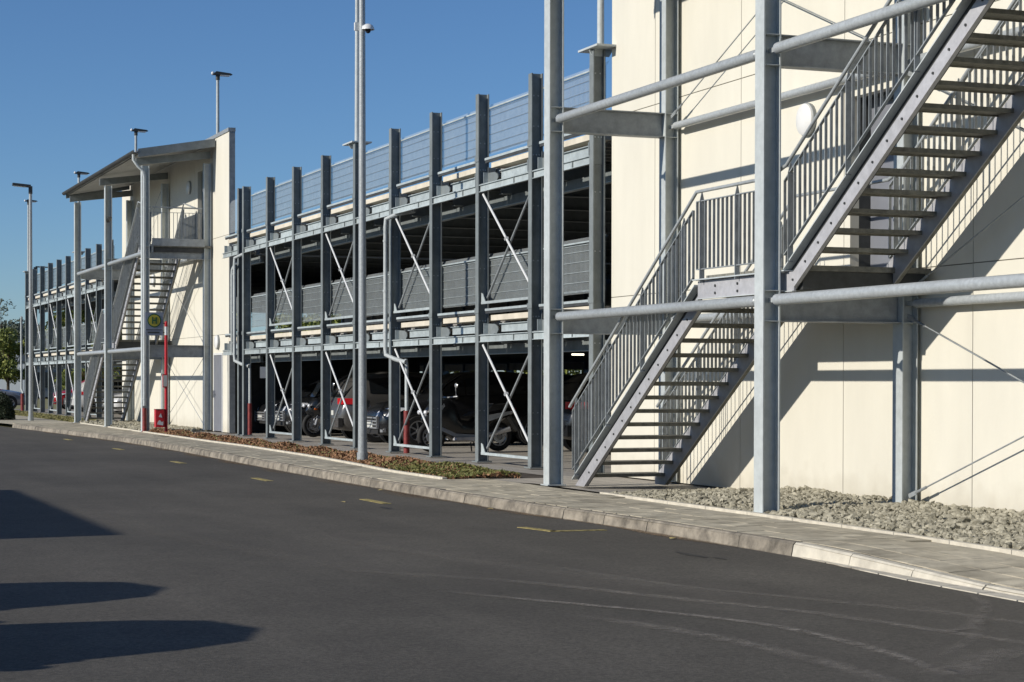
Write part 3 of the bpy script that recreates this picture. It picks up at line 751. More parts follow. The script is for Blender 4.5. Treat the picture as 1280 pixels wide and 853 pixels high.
def bay(w, lvl):
    """meshes for one bay, x measured from the column's left edge"""
    z = 0 if lvl == 0 else 2.63
    out = {}
    m = MB(); m.box(.17, w-.005, FY+.03, FY+.045, 2.12+z, 2.225+z); m.box(.17, w-.005, FY+.0, FY+.06, 2.11+z, 2.12+z); m.box(.17, w-.005, FY-.0, FY+.1, 2.225+z, 2.24+z)
    m.box(w-.72, w-.69, FY+.015, FY+.03, 2.12+z, 2.225+z, 1); out['edge_beam'] = m.mesh('edge_beam', ['beamlight', 'steel'], (0, FY, 0))
    m = MB(); m.prismY([(.20, 2.245+z), (.78, 2.245+z), (.86, 2.31+z), (.84, 2.37+z), (.70, 2.42+z), (.20, 2.44+z)], FY+.10, FY+.12)
    m.box(.20, .86, FY+.02, FY+.2, 2.241+z, 2.252+z); m.box(.36, .372, FY+.02, FY+.099, 2.255+z, 2.44+z, 1)
    out['bracket'] = m.mesh('bracket', ['steel', 'beamlight'], (0, FY, 0))
    m = MB(); m.box(.92, w-.17, FY+.14, FY+.155, 2.28+z, 2.41+z); m.box(.92, w-.12, FY+.10, FY+.22, 2.412+z, 2.424+z); m.box(w-.16, w-.145, FY+.05, FY+.16, 2.26+z, 2.46+z)
    out['support_beam'] = m.mesh('support_beam', 'beamlight', (0, FY, 0))
    m = MB(); m.box(.62, w-.03, FY+.06, FY+.40, 2.487+z, 2.58+z); out['slab_edge'] = m.mesh('slab_edge', 'cream', (0, FY, 0))
    m = MB(); m.box(.42, w+.0, FY+.02, FY+.07, 2.645+z, 2.685+z); m.box(.42, w, FY+.03, FY+.065, 2.60+z, 2.645+z, 1)
    out['edge_rail'] = m.mesh('edge_rail', ['beamlight', 'steeldark'], (0, FY, 0))
    m = MB(); y = FY+.24; m.quad([(.10, y, 2.80+z), (w+.10, y, 2.80+z), (w+.10, y, 3.60+z), (.10, y, 3.60+z)])
    m.quad([(.10, y, 3.60+z), (w+.10, y, 3.60+z), (w+.10, y+.05, 3.68+z), (.10, y+.05, 3.68+z)])
    out['guard_panel'] = m.mesh('guard_panel', 'mesh', (0, FY, 0))
    return out
wires = {}
def wire_mesh(w, lvl):
    z = 0 if lvl == 0 else 2.63; m = MB(); y = FY+.225
    for zz in (2.83, 2.845, 2.98, 3.14, 3.30, 3.46, 3.56): m.bar((.10, y, zz+z), (w+.1, y, zz+z), .006, .006)
    return m.mesh('guard_wires', 'beamlight' if lvl == 0 else 'steel', (0, FY, 0))  # upper wires coloured darker, as silhouettes against the sky
def bars_mesh(w, lvl):
    z = 0 if lvl == 0 else 2.63; m = MB(); y = FY+.235; x = .12
    while x < w+.1:
        m.box(x, x+.004, y-.002, y+.002, 2.81+z, 3.60+z); x += .05
    return m.mesh('guard_mesh_bars', 'beamlight', (0, FY, 0))
def rail_mesh(w, lvl):
    z = 0 if lvl == 0 else 2.63; m = MB(); y = FY+.225
    m.bar((.10, y-.01, 3.60+z), (w+.1, y-.01, 3.60+z), .02, .025)
    for xx in (w-.45,): m.box(xx, xx+.02, y-.03, y-.01, 2.62+z, 3.66+z, 1)
    return m.mesh('guard_rail', ['beamlight', 'steel'], (0, FY, 0))
def brace_meshes(w, lvl):
    z0, z1 = (.22, 2.06) if lvl == 0 else (2.86, 4.70)
    m = MB(); m.pipe([(.24, FY+.06, z1), (w-.02, FY+.06, z0+.15)], .022, 8)
    m.bar((.20, FY+.06, z1+.02), (.34, FY+.06, z1-.10), .012, .07, upv=(0, 1, 0)) if False else None
    m.lathe(((w+.22)/2, FY+.03, (z0+z1)/2+.07), [(0, .035), (.06, .035)], 8, 'Y')
    a = m.mesh('cross_brace', 'white', (0, FY, 0))
    m = MB(); m.pipe([(w-.02, FY+.13, z1), (.26, FY+.13, z0+.02)], .022, 8)
    b = m.mesh('cross_brace', 'steelmid', (0, FY, 0))
    m = MB(); m.bar((.2, FY+.06, z0-.06), (w-.01, FY+.06, z0-.06), .05, .045); m.prismY([(.17, z0-.04), (.36, z0-.04), (.24, z0+.10), (.17, z0+.12)], FY+.05, FY+.062)
    c = m.mesh('brace_strut', 'beamlight', (0, FY, 0))
    return a, b, c
bays = {l: bay(2.5, l) for l in (0, 1)}
wm = {l: wire_mesh(2.5, l) for l in (0, 1)}; vm_ = {l: bars_mesh(2.5, l) for l in (0, 1)}; rm = {l: rail_mesh(2.5, l) for l in (0, 1)}; bm_ = {l: brace_meshes(2.5, l) for l in (0, 1)}
# rear guard
rearg = {l: MB().quad([(0, 27.1, 2.8+l*2.63), (2.5, 27.1, 2.8+l*2.63), (2.5, 27.1, 3.6+l*2.63), (0, 27.1, 3.6+l*2.63)]).mesh('rear_guard_panel', 'mesh', (0, FY, 0)) for l in (0, 1)}
gbeam = {}
for l in (0, 1):
    z = l*2.63; gbeam[l] = MB().IY(.08, FY+.45, 27.2, 2.10+z, 2.42+z, .15).mesh('deck_beam', 'steel', (0, FY, 0))
for si, secx in enumerate(SEC):
    for k, x in enumerate(secx):
        lx = x-GB[0]
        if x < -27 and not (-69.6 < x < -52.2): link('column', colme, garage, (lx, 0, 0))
        link('rear_column', bcol, garage, (lx, 0, 0))
        for l in (0, 1): link('deck_beam', gbeam[l], garage, (lx, 0, 0))
        if k == len(secx)-1: continue
        vis = not (-70.5 < x < -52.2) and x < -27.5
        for l in (0, 1):
            if vis:
                for nme, me in bays[l].items():
                    jz_ = rnd.uniform(-.007, .007) if nme in ('guard_panel', 'slab_edge', 'edge_rail') else 0
                    o = link(nme, me, garage, (lx+jz_, rnd.uniform(-.004, .004), jz_))
                    if nme == 'guard_panel':
                        link('guard_wires', wm[l], o); link('guard_mesh_bars', vm_[l], o, kind='stuff'); link('guard_rail', rm[l], o)
                if (k % 2 == 1):
                    for nme, me in zip(('cross_brace', 'cross_brace', 'brace_strut'), bm_[l]): link(nme, me, garage, (lx, 0, 0))
            link('rear_guard_panel', rearg[l], garage, (lx, 0, 0))
for l in (0, 1):
    for nme, me in bay(1.93, l).items(): link(nme, me, garage, (-52.2-GB[0], 0, 0))
rp = MB().box(-92.7, -50.2, 27.3, 27.4, 1.84, 5.0).box(-49.6, -7, 27.3, 27.4, 1.84, 5.0).build('rear_closing_wall', 'conc', garage, GB)  # added wall that shuts out the bright sky behind the deck
for x0, x1 in ((-92.7, -50.19), (-49.64, -7.2)):
    for l in (0, 1):
        z = l*2.63
        m = MB(); m.box(x0, x1, FY+.42, 27.15, 2.47+z, 2.585+z); m.build('deck_slab', 'conc', garage, GB)
        m = MB(); xx = x0+.2
        while xx < x1-.1: m.box(xx, xx+.10, FY+.35, 27.1, 2.42+z, 2.468+z); xx += .42
        m.build('deck_ribs', 'soffit', garage, GB, kind='stuff')
        m = MB(); m.box(x0, x1, FY+.62, FY+.68, 1.93+z, 2.09+z); m.box(x0, x1, FY+.60, FY+.72, 1.915+z, 1.928+z, 1); m.build('ceiling_duct', ['steel', 'beamlight'], garage, GB)
m = MB(); m.box(-7.1, -6.9, FY+.5, 27.2, 0, 6.4); m.build('added_end_wall', 'conc', garage, GB)  # unseen wall added to keep the deck interior dark
# dark stair core wall behind the far tower and a service wall
m = MB(); m.box(-53.5, -53.35, 12.5, 13.28, 0, 2.1); m.box(-53.5, -53.35, 13.28, 13.56, 0, 1.50); m.box(-53.5, -53.35, 13.28, 13.56, 1.92, 2.1); m.box(-53.5, -53.35, 13.56, 18.0, 0, 2.1); m.build('service_wall', 'steeldark', garage, GB)
for x, ys in ((-41, (17.5,)), (-31, (17.5, 22.5)), (-25, (22.5,))):
    for y in ys:
        m = MB(); m.box(x, x+.07, y, y+.28, 2.02, 2.06); m.build('ceiling_light', 'ceil_lamp', garage, GB)
# downpipes on the front
def downpipe(x, zt, red=True, y0=FY-.12):
    m = MB(); m.pipe([(x+.45, FY+.35, zt+.10), (x+.18, FY+.05, zt+.04), (x+.03, y0, zt-.05), (x, y0, zt-.2), (x, y0, 2.08), (x+.03, y0, 1.95), (x+.25, FY+.0, 1.86), (x+.5, FY+.14, 1.80)], .045, 10)
    for z in (4.2, 3.2, 2.4): m.pipe([(x, y0, z), (x, y0, z+.03)], .055, 10)
    m.build('downpipe', 'zinc', garage, GB, 45)
    m = MB(); m.pipe([(x+.45, FY+.16, 1.86), (x+.47, FY+.17, 1.7), (x+.47, FY+.17, .80)], .038, 10); m.build('downpipe', 'zinc', garage, GB, 45)
    if red:
        m = MB(); m.pipe([(x+.47, FY+.17, 0), (x+.47, FY+.17, .84)], .06, 12); m.build('pipe_guard', 'redpaint', garage, GB, 45)
downpipe(-37.05, 4.70); downpipe(-50.05, 4.68)
m = MB(); m.pipe([(-50.0, FY-.1, 4.5), (-50.45, FY-.08, 4.35), (-50.5, FY-.08, 4.2), (-50.5, FY-.08, 2.2), (-50.6, FY+.1, 2.0)], .045, 10); m.build('downpipe', 'zinc', garage, GB, 45)
m = MB(); m.pipe([(-93.2, FY-.1, 4.4), (-93.3, FY-.1, 4.2), (-93.3, FY-.1, 1.0), (-93.0, FY-.05, .8)], .05, 10); m.build('downpipe', 'zinc', garage, GB, 45)
m = MB(); m.pipe([(-93.0, FY-.1, 0), (-93.0, FY-.1, .8)], .08, 10); m.build('pipe_guard', 'redpaint', garage, GB, 45)
# ================================================================ ROOF MASTS
def mast(x, label, y=FY+.15, h=3.33, z0=6.47):
    t = thing('roof_mast', label, 'light mast', (x+.08, y, z0), 0, 'light masts on the parking deck')
    m = MB(); m.box(-.36, .36, -.22, .22, 0, .03); m.prismX([(-.14, -.10), (.14, -.10), (.2, 0), (-.2, 0)], -.01, .01); m.build('base_plate', 'zinc', t)
    m = MB(); m.pipe([(0, 0, .03), (0, 0, h-.13)], .055, 12, r2=.045); m.build('pole', 'zinc', t, smooth=40)
    m = MB(); m.pipe([(0, 0, h-.2), (0, 0, h)], .06, 10); m.prismX([(-.16, h-.06), (-.05, h+.04), (.36, h+.0), (.42, h-.035), (.36, h-.05)], -.08, .08); hd = m.build('lamp_head', 'steeldark', t)
    m = MB(); m.box(-.09, .09, .06, .34, h-.078, h-.061); m.build('lamp_lens', 'lampglass', hd)
    m = MB(); m.ball((.03, -.15, h-.02), .05, .05, .05, 10, 6); m.build('security_camera', 'white', t, smooth=60)
    return t
mast(-27.215, 'mast on the deck column next to the near cream wall')
mast(-39.98, 'mast rising just behind the tall street lamp')
mast(-55.05, 'tallest complete mast, above the far tower wall', 12.45, 3.75)
mast(-67.75, 'mast above the eave corner of the far stair roof', 12.45, 3.65)
mast(-77.8, 'short mast above the low end of the far stair roof', h=3.15)
mast(-92.765, 'mast on the last deck column, behind the left street lamp')
# ================================================================ STREET LAMPS
def lamp(x, y, label, lean, headdir, H_=8.05):
    t = thing('street_lamp', label, 'street lamp', (x, y, 0), 0, 'street lamps along the pavement')
    m = MB()
    m.pipe([(0, 0, 0), (0, 0, 1.0), (lean*H_*.5, 0, H_*.5), (lean*H_, 0, H_)], .085, 16, r2=.055); m.pipe([(0, 0, 0), (0, 0, .16)], .10, 16); m.build('pole', 'zinctube', t, smooth=40)
    m = MB(); dx, dy = headdir; hx = lean*H_
    m.pipe([(hx, 0, H_-.05), (hx, 0, H_+.22)], .07, 10); m.bar((hx, 0, H_+.22), (hx+dx*.62, dy*.62, H_+.27), .22, .09); h = m.build('lamp_head', 'steeldark', t)
    m = MB(); m.bar((hx+dx*.15, dy*.15, H_+.185), (hx+dx*.58, dy*.58, H_+.215), .16, .02); m.build('lamp_lens', 'lampglass', h)
    return t
L1 = lamp(-33.1, 10.10, 'tall galvanised lamp post in front of the parking deck centre', -.006, (0, -1), 8.9)
m = MB(); m.box(-.14, -.08, -.12, .02, 7.64, 7.78)
m.lathe((.15, .05, 7.62), [(.0, .115), (.03, .11), (.075, .085), (.10, .04), (.105, 0)], 14, 'Z'); m.bar((0, 0, 7.69), (.13, .05, 7.68), .04, .04); mm = m.build('security_camera', 'white', L1, smooth=40)
m = MB(); m.ball((.15, .05, 7.61), .05, .05, .055, 12, 8); m.build('dome', 'black', mm, smooth=60)
lamp(-70.2, 9.2, 'lamp post at the left edge with a dark flat head', 0, (0, -1))
# ================================================================ BUS STOP
bx, by = -52.25, 10.42
t = thing('bus_stop_sign', 'red bus stop post with grey H sign beside the far stair tower', 'bus stop sign', (bx, by, 0))
m = MB(); m.pipe([(0, 0, 0), (0, 0, 2.98)], .043, 12); m.ball((0, 0, 2.98), .045, .045, .05, 10, 6); m.build('post', 'red', t, smooth=40)
m = MB(); m.pipe([(0, 0, 2.65), (0, 0, 2.88)], .045, 12); m.build('white_band', 'white', t, smooth=40)
m = MB(); m.box(-.012, .012, -.56, -.08, 2.64, 3.26); pl = m.build('sign_plate', 'signgrey', t)
m = MB()
for z_, in ((2.7,), (2.95,)): m.box(-.012, .012, -.09, -.03, z_, z_+.03)
m.build('clamp', 'steeldark', t)
m = MB(); m.lathe((.013, -.32, 3.04), [(0, .185), (.004, .185), (.004, 0)], 32, 'X', 0); m.build('green_ring', 'green', pl)
m = MB(); m.lathe((.018, -.32, 3.04), [(0, .155), (.004, .155), (.004, 0)], 32, 'X', 0); m.build('yellow_disc', 'yellow', pl)
m = MB(); m.box(.0225, .027, -.385, -.35, 2.95, 3.13); m.box(.0225, .027, -.29, -.255, 2.95, 3.13); m.box(.0225, .027, -.35, -.29, 3.025, 3.06); m.build('letter_h', 'green', pl)
m = MB(); m.box(.0125, .016, -.54, -.12, 2.78, 2.80); m.box(.0125, .016, -.50, -.18, 2.70, 2.74); m.build('route_lines', 'steeldark', pl)
m = MB(); m.box(.0, .05, -.10, .03, 1.24, 1.60); m.build('timetable_frame', 'red', t)
m = MB(); m.box(.0505, .056, -.085, .015, 1.27, 1.57); m.build('timetable', 'plate', t)
t = thing('litter_bin', 'red and white litter bin hung on the bus stop post', 'litter bin', (bx, by-.05, .17))
m = MB(); m.prismZ([(-.12, -.25), (.12, -.25), (.13, -.05), (.1, 0), (-.1, 0), (-.13, -.05)], 0, .47); m.build('bin_body', 'red', t)
m = MB(); m.prismX([(-.22, .08), (-.06, .05), (-.05, .16), (-.10, .14), (-.15, .20), (-.2, .15)], .131, .134); m.prismX([(-.18, .28), (-.08, .26), (-.12, .38)], .131, .134); m.build('bin_emblem', 'white', t)
m = MB(); m.box(-.13, .13, -.255, .0, .471, .49); m.build('bin_lid', 'redpaint', t)
# ================================================================ CARS
def car(name, label, cat, loc, rz, paint, kind='suv', group=None, plate=True):
    t = thing(name, label, cat, loc, rz, group)
    if kind == 'suv': Lg, Wd, Ht, hood, cowl, rf, rr, tail = 4.4, .90, 1.62, .98, 1.25, 1.95, 3.7, 4.25
    elif kind == 'hatch': Lg, Wd, Ht, hood, cowl, rf, rr, tail = 4.05, .87, 1.48, .90, 1.05, 1.75, 3.3, 3.95
    elif kind == 'estate': Lg, Wd, Ht, hood, cowl, rf, rr, tail = 4.6, .91, 1.48, .90, 1.3, 2.05, 3.95, 4.5
    else: Lg, Wd, Ht, hood, cowl, rf, rr, tail = 5.0, .96, 2.05, 1.15, .75, 1.45, 4.8, 4.95
    belt = hood+.05
    # stations: y, halfwidth, z bottom, z belt(shoulder), z top, half width top
    st = [(0.0, Wd*.72, .38, hood*.62, hood*.66, Wd*.60), (.06, Wd*.88, .24, hood*.74, hood*.80, Wd*.72), (.28, Wd*.97, .22, hood*.86, hood*.93, Wd*.80),
          (.7, Wd, .22, hood*.93, hood*1.0, Wd*.82), (cowl, Wd, .22, belt, hood*1.04, Wd*.82), ((cowl+rf)/2, Wd, .22, belt, (hood*1.04+Ht)/2+.06, Wd*.79),
          (rf, Wd, .22, belt+.01, Ht-.04, Wd*.74), (rf+.5, Wd, .22, belt+.02, Ht, Wd*.74), ((rf+rr)/2+.3, Wd, .22, belt+.03, Ht, Wd*.74), (rr, Wd*.99, .22, belt+.04, Ht-.05, Wd*.73),
          ((rr+tail)/2, Wd*.97, .24, belt+.04, (Ht+belt)/2+.08, Wd*.74), (tail, Wd*.93, .28, belt, belt+.02, Wd*.76), (Lg, Wd*.80, .36, belt-.35, belt-.3, Wd*.7)]
    rings = []
    for y, w, zb_, zs, zt_, wt in st:
        if kind == 'van' and zt_ > 1.5: half_top = [(w*.94, zs+.1), (wt*1.06, zt_-.24), (wt*.74, zt_-.04), (0, zt_+.05)]
        else: half_top = [(w*.94, zs), (wt, zt_-.03), (wt*.7, zt_+.015), (0, zt_+.03)]
        half = [(0, zb_), (w*.80, zb_), (w*.97, zb_+.12), (w, (zb_+zs)/2), (w*.985, zs-.08)]+half_top
        rings.append([(x_, y, z_) for x_, z_ in half]+[(-x_, y, z_) for x_, z_ in half[-2:0:-1]])
    m = MB(); k = len(rings[0])
    for r_ in rings: m.v += r_
    for i in range(len(rings)-1):
        for j in range(k):
            a = i*k+j; b_ = i*k+(j+1) % k; m.f.append((a, b_, b_+k, a+k)); m.m.append(0)
    m.f.append(tuple(range(k))); m.m.append(0); m.f.append(tuple(range((len(rings)-1)*k, len(rings)*k))[::-1]); m.m.append(0)
    body = m.build('body', paint, t, smooth=60)
    h = MB(); h.box(-Wd*.86, Wd*.86, Lg-.06, Lg+.05, .34, .56); h.build('rear_bumper', paint, t)
    for s_ in (1, -1):
        h = MB(); h.box(s_*(Wd-.012), s_*(Wd+.008), 1.35, Lg-1.35, .30, .345); h.build('sill_trim', 'chrome' if kind == 'estate' else 'rubber', t)
        h = MB(); h.box(s_*(Wd-.01), s_*(Wd+.012), cowl+1.15, cowl+1.33, belt-.12, belt-.095); h.build('door_handle', 'chrome', t)
    # windows
    def win(i0, i1, nme, side):
        w_ = MB()
        P = lambda i, j: Vector(rings[i][j])
        for i in range(i0, i1):
            a, b_, c_, d_ = P(i, 5), P(i+1, 5), P(i+1, 6), P(i, 6)
            q = [a.lerp(d_, .1), b_.lerp(c_, .1), c_.lerp(b_, .12), d_.lerp(a, .12)]
            cen = sum(q, Vector())/4
            q = [cen+(p-cen)*.94+Vector((.012, 0, .004)) for p in q]
            q = [(p.x*side, p.y, p.z) for p in q]
            w_.quad(q)
        w_.build(nme, 'glass', t)
    for s_ in (1, -1):
        win(5, 7, 'window', s_); win(7, 9, 'window', s_)
    w_ = MB()
    for i in (4, 5):
        a, b_ = Vector(rings[i][6]), Vector(rings[i+1][6]); q = [(a.x*.93, a.y, a.z+.03), (-a.x*.93, a.y, a.z+.03), (-b_.x*.93, b_.y-.02, b_.z+.03), (b_.x*.93, b_.y-.02, b_.z+.03)]; w_.quad(q)
    w_.build('windscreen', 'glass', t)
    w_ = MB()
    for i in (9, 10):
        a, b_ = Vector(rings[i][6]), Vector(rings[i+1][6]); f = .9; q = [(a.x*f, a.y+.04, a.z-.03), (-a.x*f, a.y+.04, a.z-.03), (-b_.x*f, b_.y+.03, b_.z+.03), (b_.x*f, b_.y+.03, b_.z+.03)]; w_.quad(q)
    w_.build('rear_window', 'glass', t)
    # lights, grille
    for s_ in (1, -1):
        h = MB(); h.v += [(s_*Wd*.42, -.035, hood*.62), (s_*Wd*.95, .13, hood*.66), (s_*Wd*1.01, .62, hood*.86), (s_*Wd*.88, .24, hood*.88), (s_*Wd*.52, .03, hood*.77),
                          (s_*Wd*.50, .10, hood*.66), (s_*Wd*.88, .30, hood*.70), (s_*Wd*.93, .62, hood*.85), (s_*Wd*.8, .3, hood*.84), (s_*Wd*.52, .15, hood*.77)]
        h.f += [(0, 1, 2, 3, 4), (5, 6, 7, 8, 9), (0, 1, 6, 5), (1, 2, 7, 6), (2, 3, 8, 7), (3, 4, 9, 8), (4, 0, 5, 9)]; h.m += [0]*7
        h.build('headlight', 'headlight', t)
        h = MB(); h.prismZ([(s_*Wd*.60, Lg-.10), (s_*Wd*.99, Lg-.55), (s_*Wd*1.0, Lg-.30), (s_*Wd*.90, Lg-.06), (s_*Wd*.60, Lg+.0)], belt-.15, belt-.01); h.build('taillight', 'taillight', t)
        h = MB(); h.ball((s_*(Wd+.09), cowl+.42, belt+.05), .09, .06, .07, 10, 6); h.build('wing_mirror', paint, t, smooth=50)
    h = MB(); h.box(-Wd*.62, Wd*.62, -.03, .05, hood*.38, hood*.66); h.box(-Wd*.6, Wd*.6, .0, .05, .26, .36); gr = h.build('grille', 'rubber', t)
    h = MB()
    for k_ in range(4): h.box(-Wd*.64, Wd*.64, -.055, -.031, hood*(.385+.075*k_), hood*(.415+.075*k_))
    for s_ in (-1, 1): h.box(s_*Wd*.62, s_*Wd*.66, -.05, .0, hood*.38, hood*.66); h.box(s_*Wd*.70, s_*Wd*.90, .02, .10, .30, .36)
    h.build('grille_bar', 'chrome', gr)
    h = MB(); h.box(-Wd*.5, Wd*.5, Lg-.02, Lg+.02, .42, .50); h.build('bumper_trim', 'rubber', t)
    if plate:
        h = MB(); h.box(-.26, .26, -.045, -.028, .40, .51); h.build('number_plate', 'plate', t)
        h = MB(); h.box(-.26, .26, Lg+.0, Lg+.022, .62, .73); h.build('number_plate', 'plate', t)
    # wheels
    wr = .33 if kind != 'van' else .34
    for s_ in (1, -1):
        for y in (.82, Lg-.85):
            w_ = MB(); w_.lathe((0, y, wr+.01), [(s_*(Wd*.70), wr+.035), (s_*(Wd+.003), wr+.035), (s_*(Wd+.003), .0)], 24, 'X'); w_.build('wheel_arch', 'rubber', t)
            w_ = MB(); w_.lathe((0, y, wr), [(s_*(Wd-.2), wr*.6), (s_*(Wd-.2), wr*.96), (s_*(Wd-.16), wr), (s_*(Wd-.0), wr), (s_*(Wd+.022), wr*.95), (s_*(Wd+.022), wr*.68), (s_*(Wd+.008), wr*.66)], 28, 'X'); wo = w_.build('wheel', 'rubber', t, smooth=40)
            w_ = MB(); w_.lathe((0, y, wr), [(s_*(Wd+.008), wr*.70), (s_*(Wd+.024), wr*.68), (s_*(Wd+.015), wr*.60)], 28, 'X')
            for a_ in range(7):
                an = 2*math.pi*a_/7; w_.bar((s_*(Wd+.014), y, wr), (s_*(Wd+.014), y+math.cos(an)*wr*.62, wr+math.sin(an)*wr*.62), .035, .02, upv=(1, 0, 0))
            w_.lathe((0, y, wr), [(s_*(Wd+.005), .06), (s_*(Wd+.03), .05), (s_*(Wd+.03), 0)], 12, 'X'); w_.build('rim', 'rim', wo)
    return t
GC = 'cars parked on the ground floor of the deck'
# nose to the street = local y=0 at facade side
car('parked_car', 'black car with white number plate in the deck bay nearest the far tower', 'car', (-52.1, 13.0, 0), 0, 'carblack', 'hatch', GC)
blk = car('parked_car', 'black car with a bright headlight between two braced columns', 'car', (-49.95, 12.95, 0), 0, 'carblack', 'suv', GC)
car('parked_car', 'dark grey car backed in with red tail lamp, left of the tall lamp post', 'car', (-44.5, 17.2, 0), R(180), 'cargrey', 'suv', GC)
car('parked_car', 'black car with chrome grille and big headlamp, right of the tall lamp post', 'car', (-41.5, 12.85, 0), 0, 'carblack', 'suv', GC)
car('parked_car', 'black car parked directly behind the scooter', 'car', (-36.0, 19.4, 0), R(180), 'carblack', 'suv', GC)
for k, x in enumerate((-66.5, -63.8, -60.5, -57.6, -54.5, -51.3, -47.6)):  # added cars, put in to darken the view through the deck
    copy_tree(blk, (x, 22.4, 0), None, 'dark car added to darken the back row of the ground floor, '+('leftmost', 'second from the left', 'third from the left', 'the middle one', 'third from the right', 'second from the right', 'rightmost')[k])
car('parked_car', 'white hatchback seen through the far stair treads', 'car', (-77.3, 13.2, 0), 0, 'carwhite', 'hatch', GC)
car('parked_car', 'white car with red tail lamps left of the first far outer column', 'car', (-86.3, 17.2, 0), R(180), 'carwhite', 'hatch', GC)
car('parked_car', 'silver car between the two white cars behind the far stair', 'car', (-82.0, 13.8, 0), 0, 'carsilver', 'hatch', GC)
car('parked_car', 'dark blue car in the left end bay of the deck', 'car', (-90.6, 13.5, 0), 0, 'carnavy', 'estate', GC)
car('parked_car', 'red car just beyond the left end of the deck', 'car', (-98.5, 13.9, 0), 0, 'carred', 'hatch')
car('parked_car', 'silver blue estate outdoors at the left edge', 'car', (-96.5, 12.35, 0), R(180), 'carsilver', 'estate')
car('parked_car', 'red car whose roof shows behind the silver estate', 'car', (-104.5, 13.1, 0), R(180), 'carred', 'hatch')
# vehicles out of frame whose shadows reach the road
car('parked_van', 'white van whose rounded shadow lies at the lower left', 'van', (-11.5, -.42, -.12), R(180), 'carwhite', 'van')
car('parked_van', 'white van whose narrow shadow lies above the lowest one', 'van', (-14.1, -.5, -.12), R(180), 'carwhite', 'van')
t = thing('parked_lorry', 'box lorry whose pointed shadow crosses the road at the left edge', 'lorry', (-22.5, -4.75, -.12))
m = MB(); m.box(-5.0, 3.6, -2.3, 0, .95, 3.5); m.build('box_body', 'white', t)
m = MB(); m.prismX([(-2.2, .5), (-.1, .5), (-.1, 2.6), (-2.2, 2.6)], -7.0, -5.1); m.build('cab', 'white', t)
m = MB(); m.box(-7.03, -7.001, -2.05, -.25, 1.6, 2.4); m.build('windscreen', 'glass', t)
m = MB(); m.box(-6.9, 3.5, -1.9, -.4, .55, .94); m.build('chassis', 'rubber', t)
for x in (-6.2, 1.2, 2.5):
    for y in (-2.1, -.15): m = MB(); m.lathe((x, y, .48), [(-.13, 0), (-.13, .48), (.13, .48), (.13, 0)], 20, 'Y'); m.build('wheel', 'rubber', t)
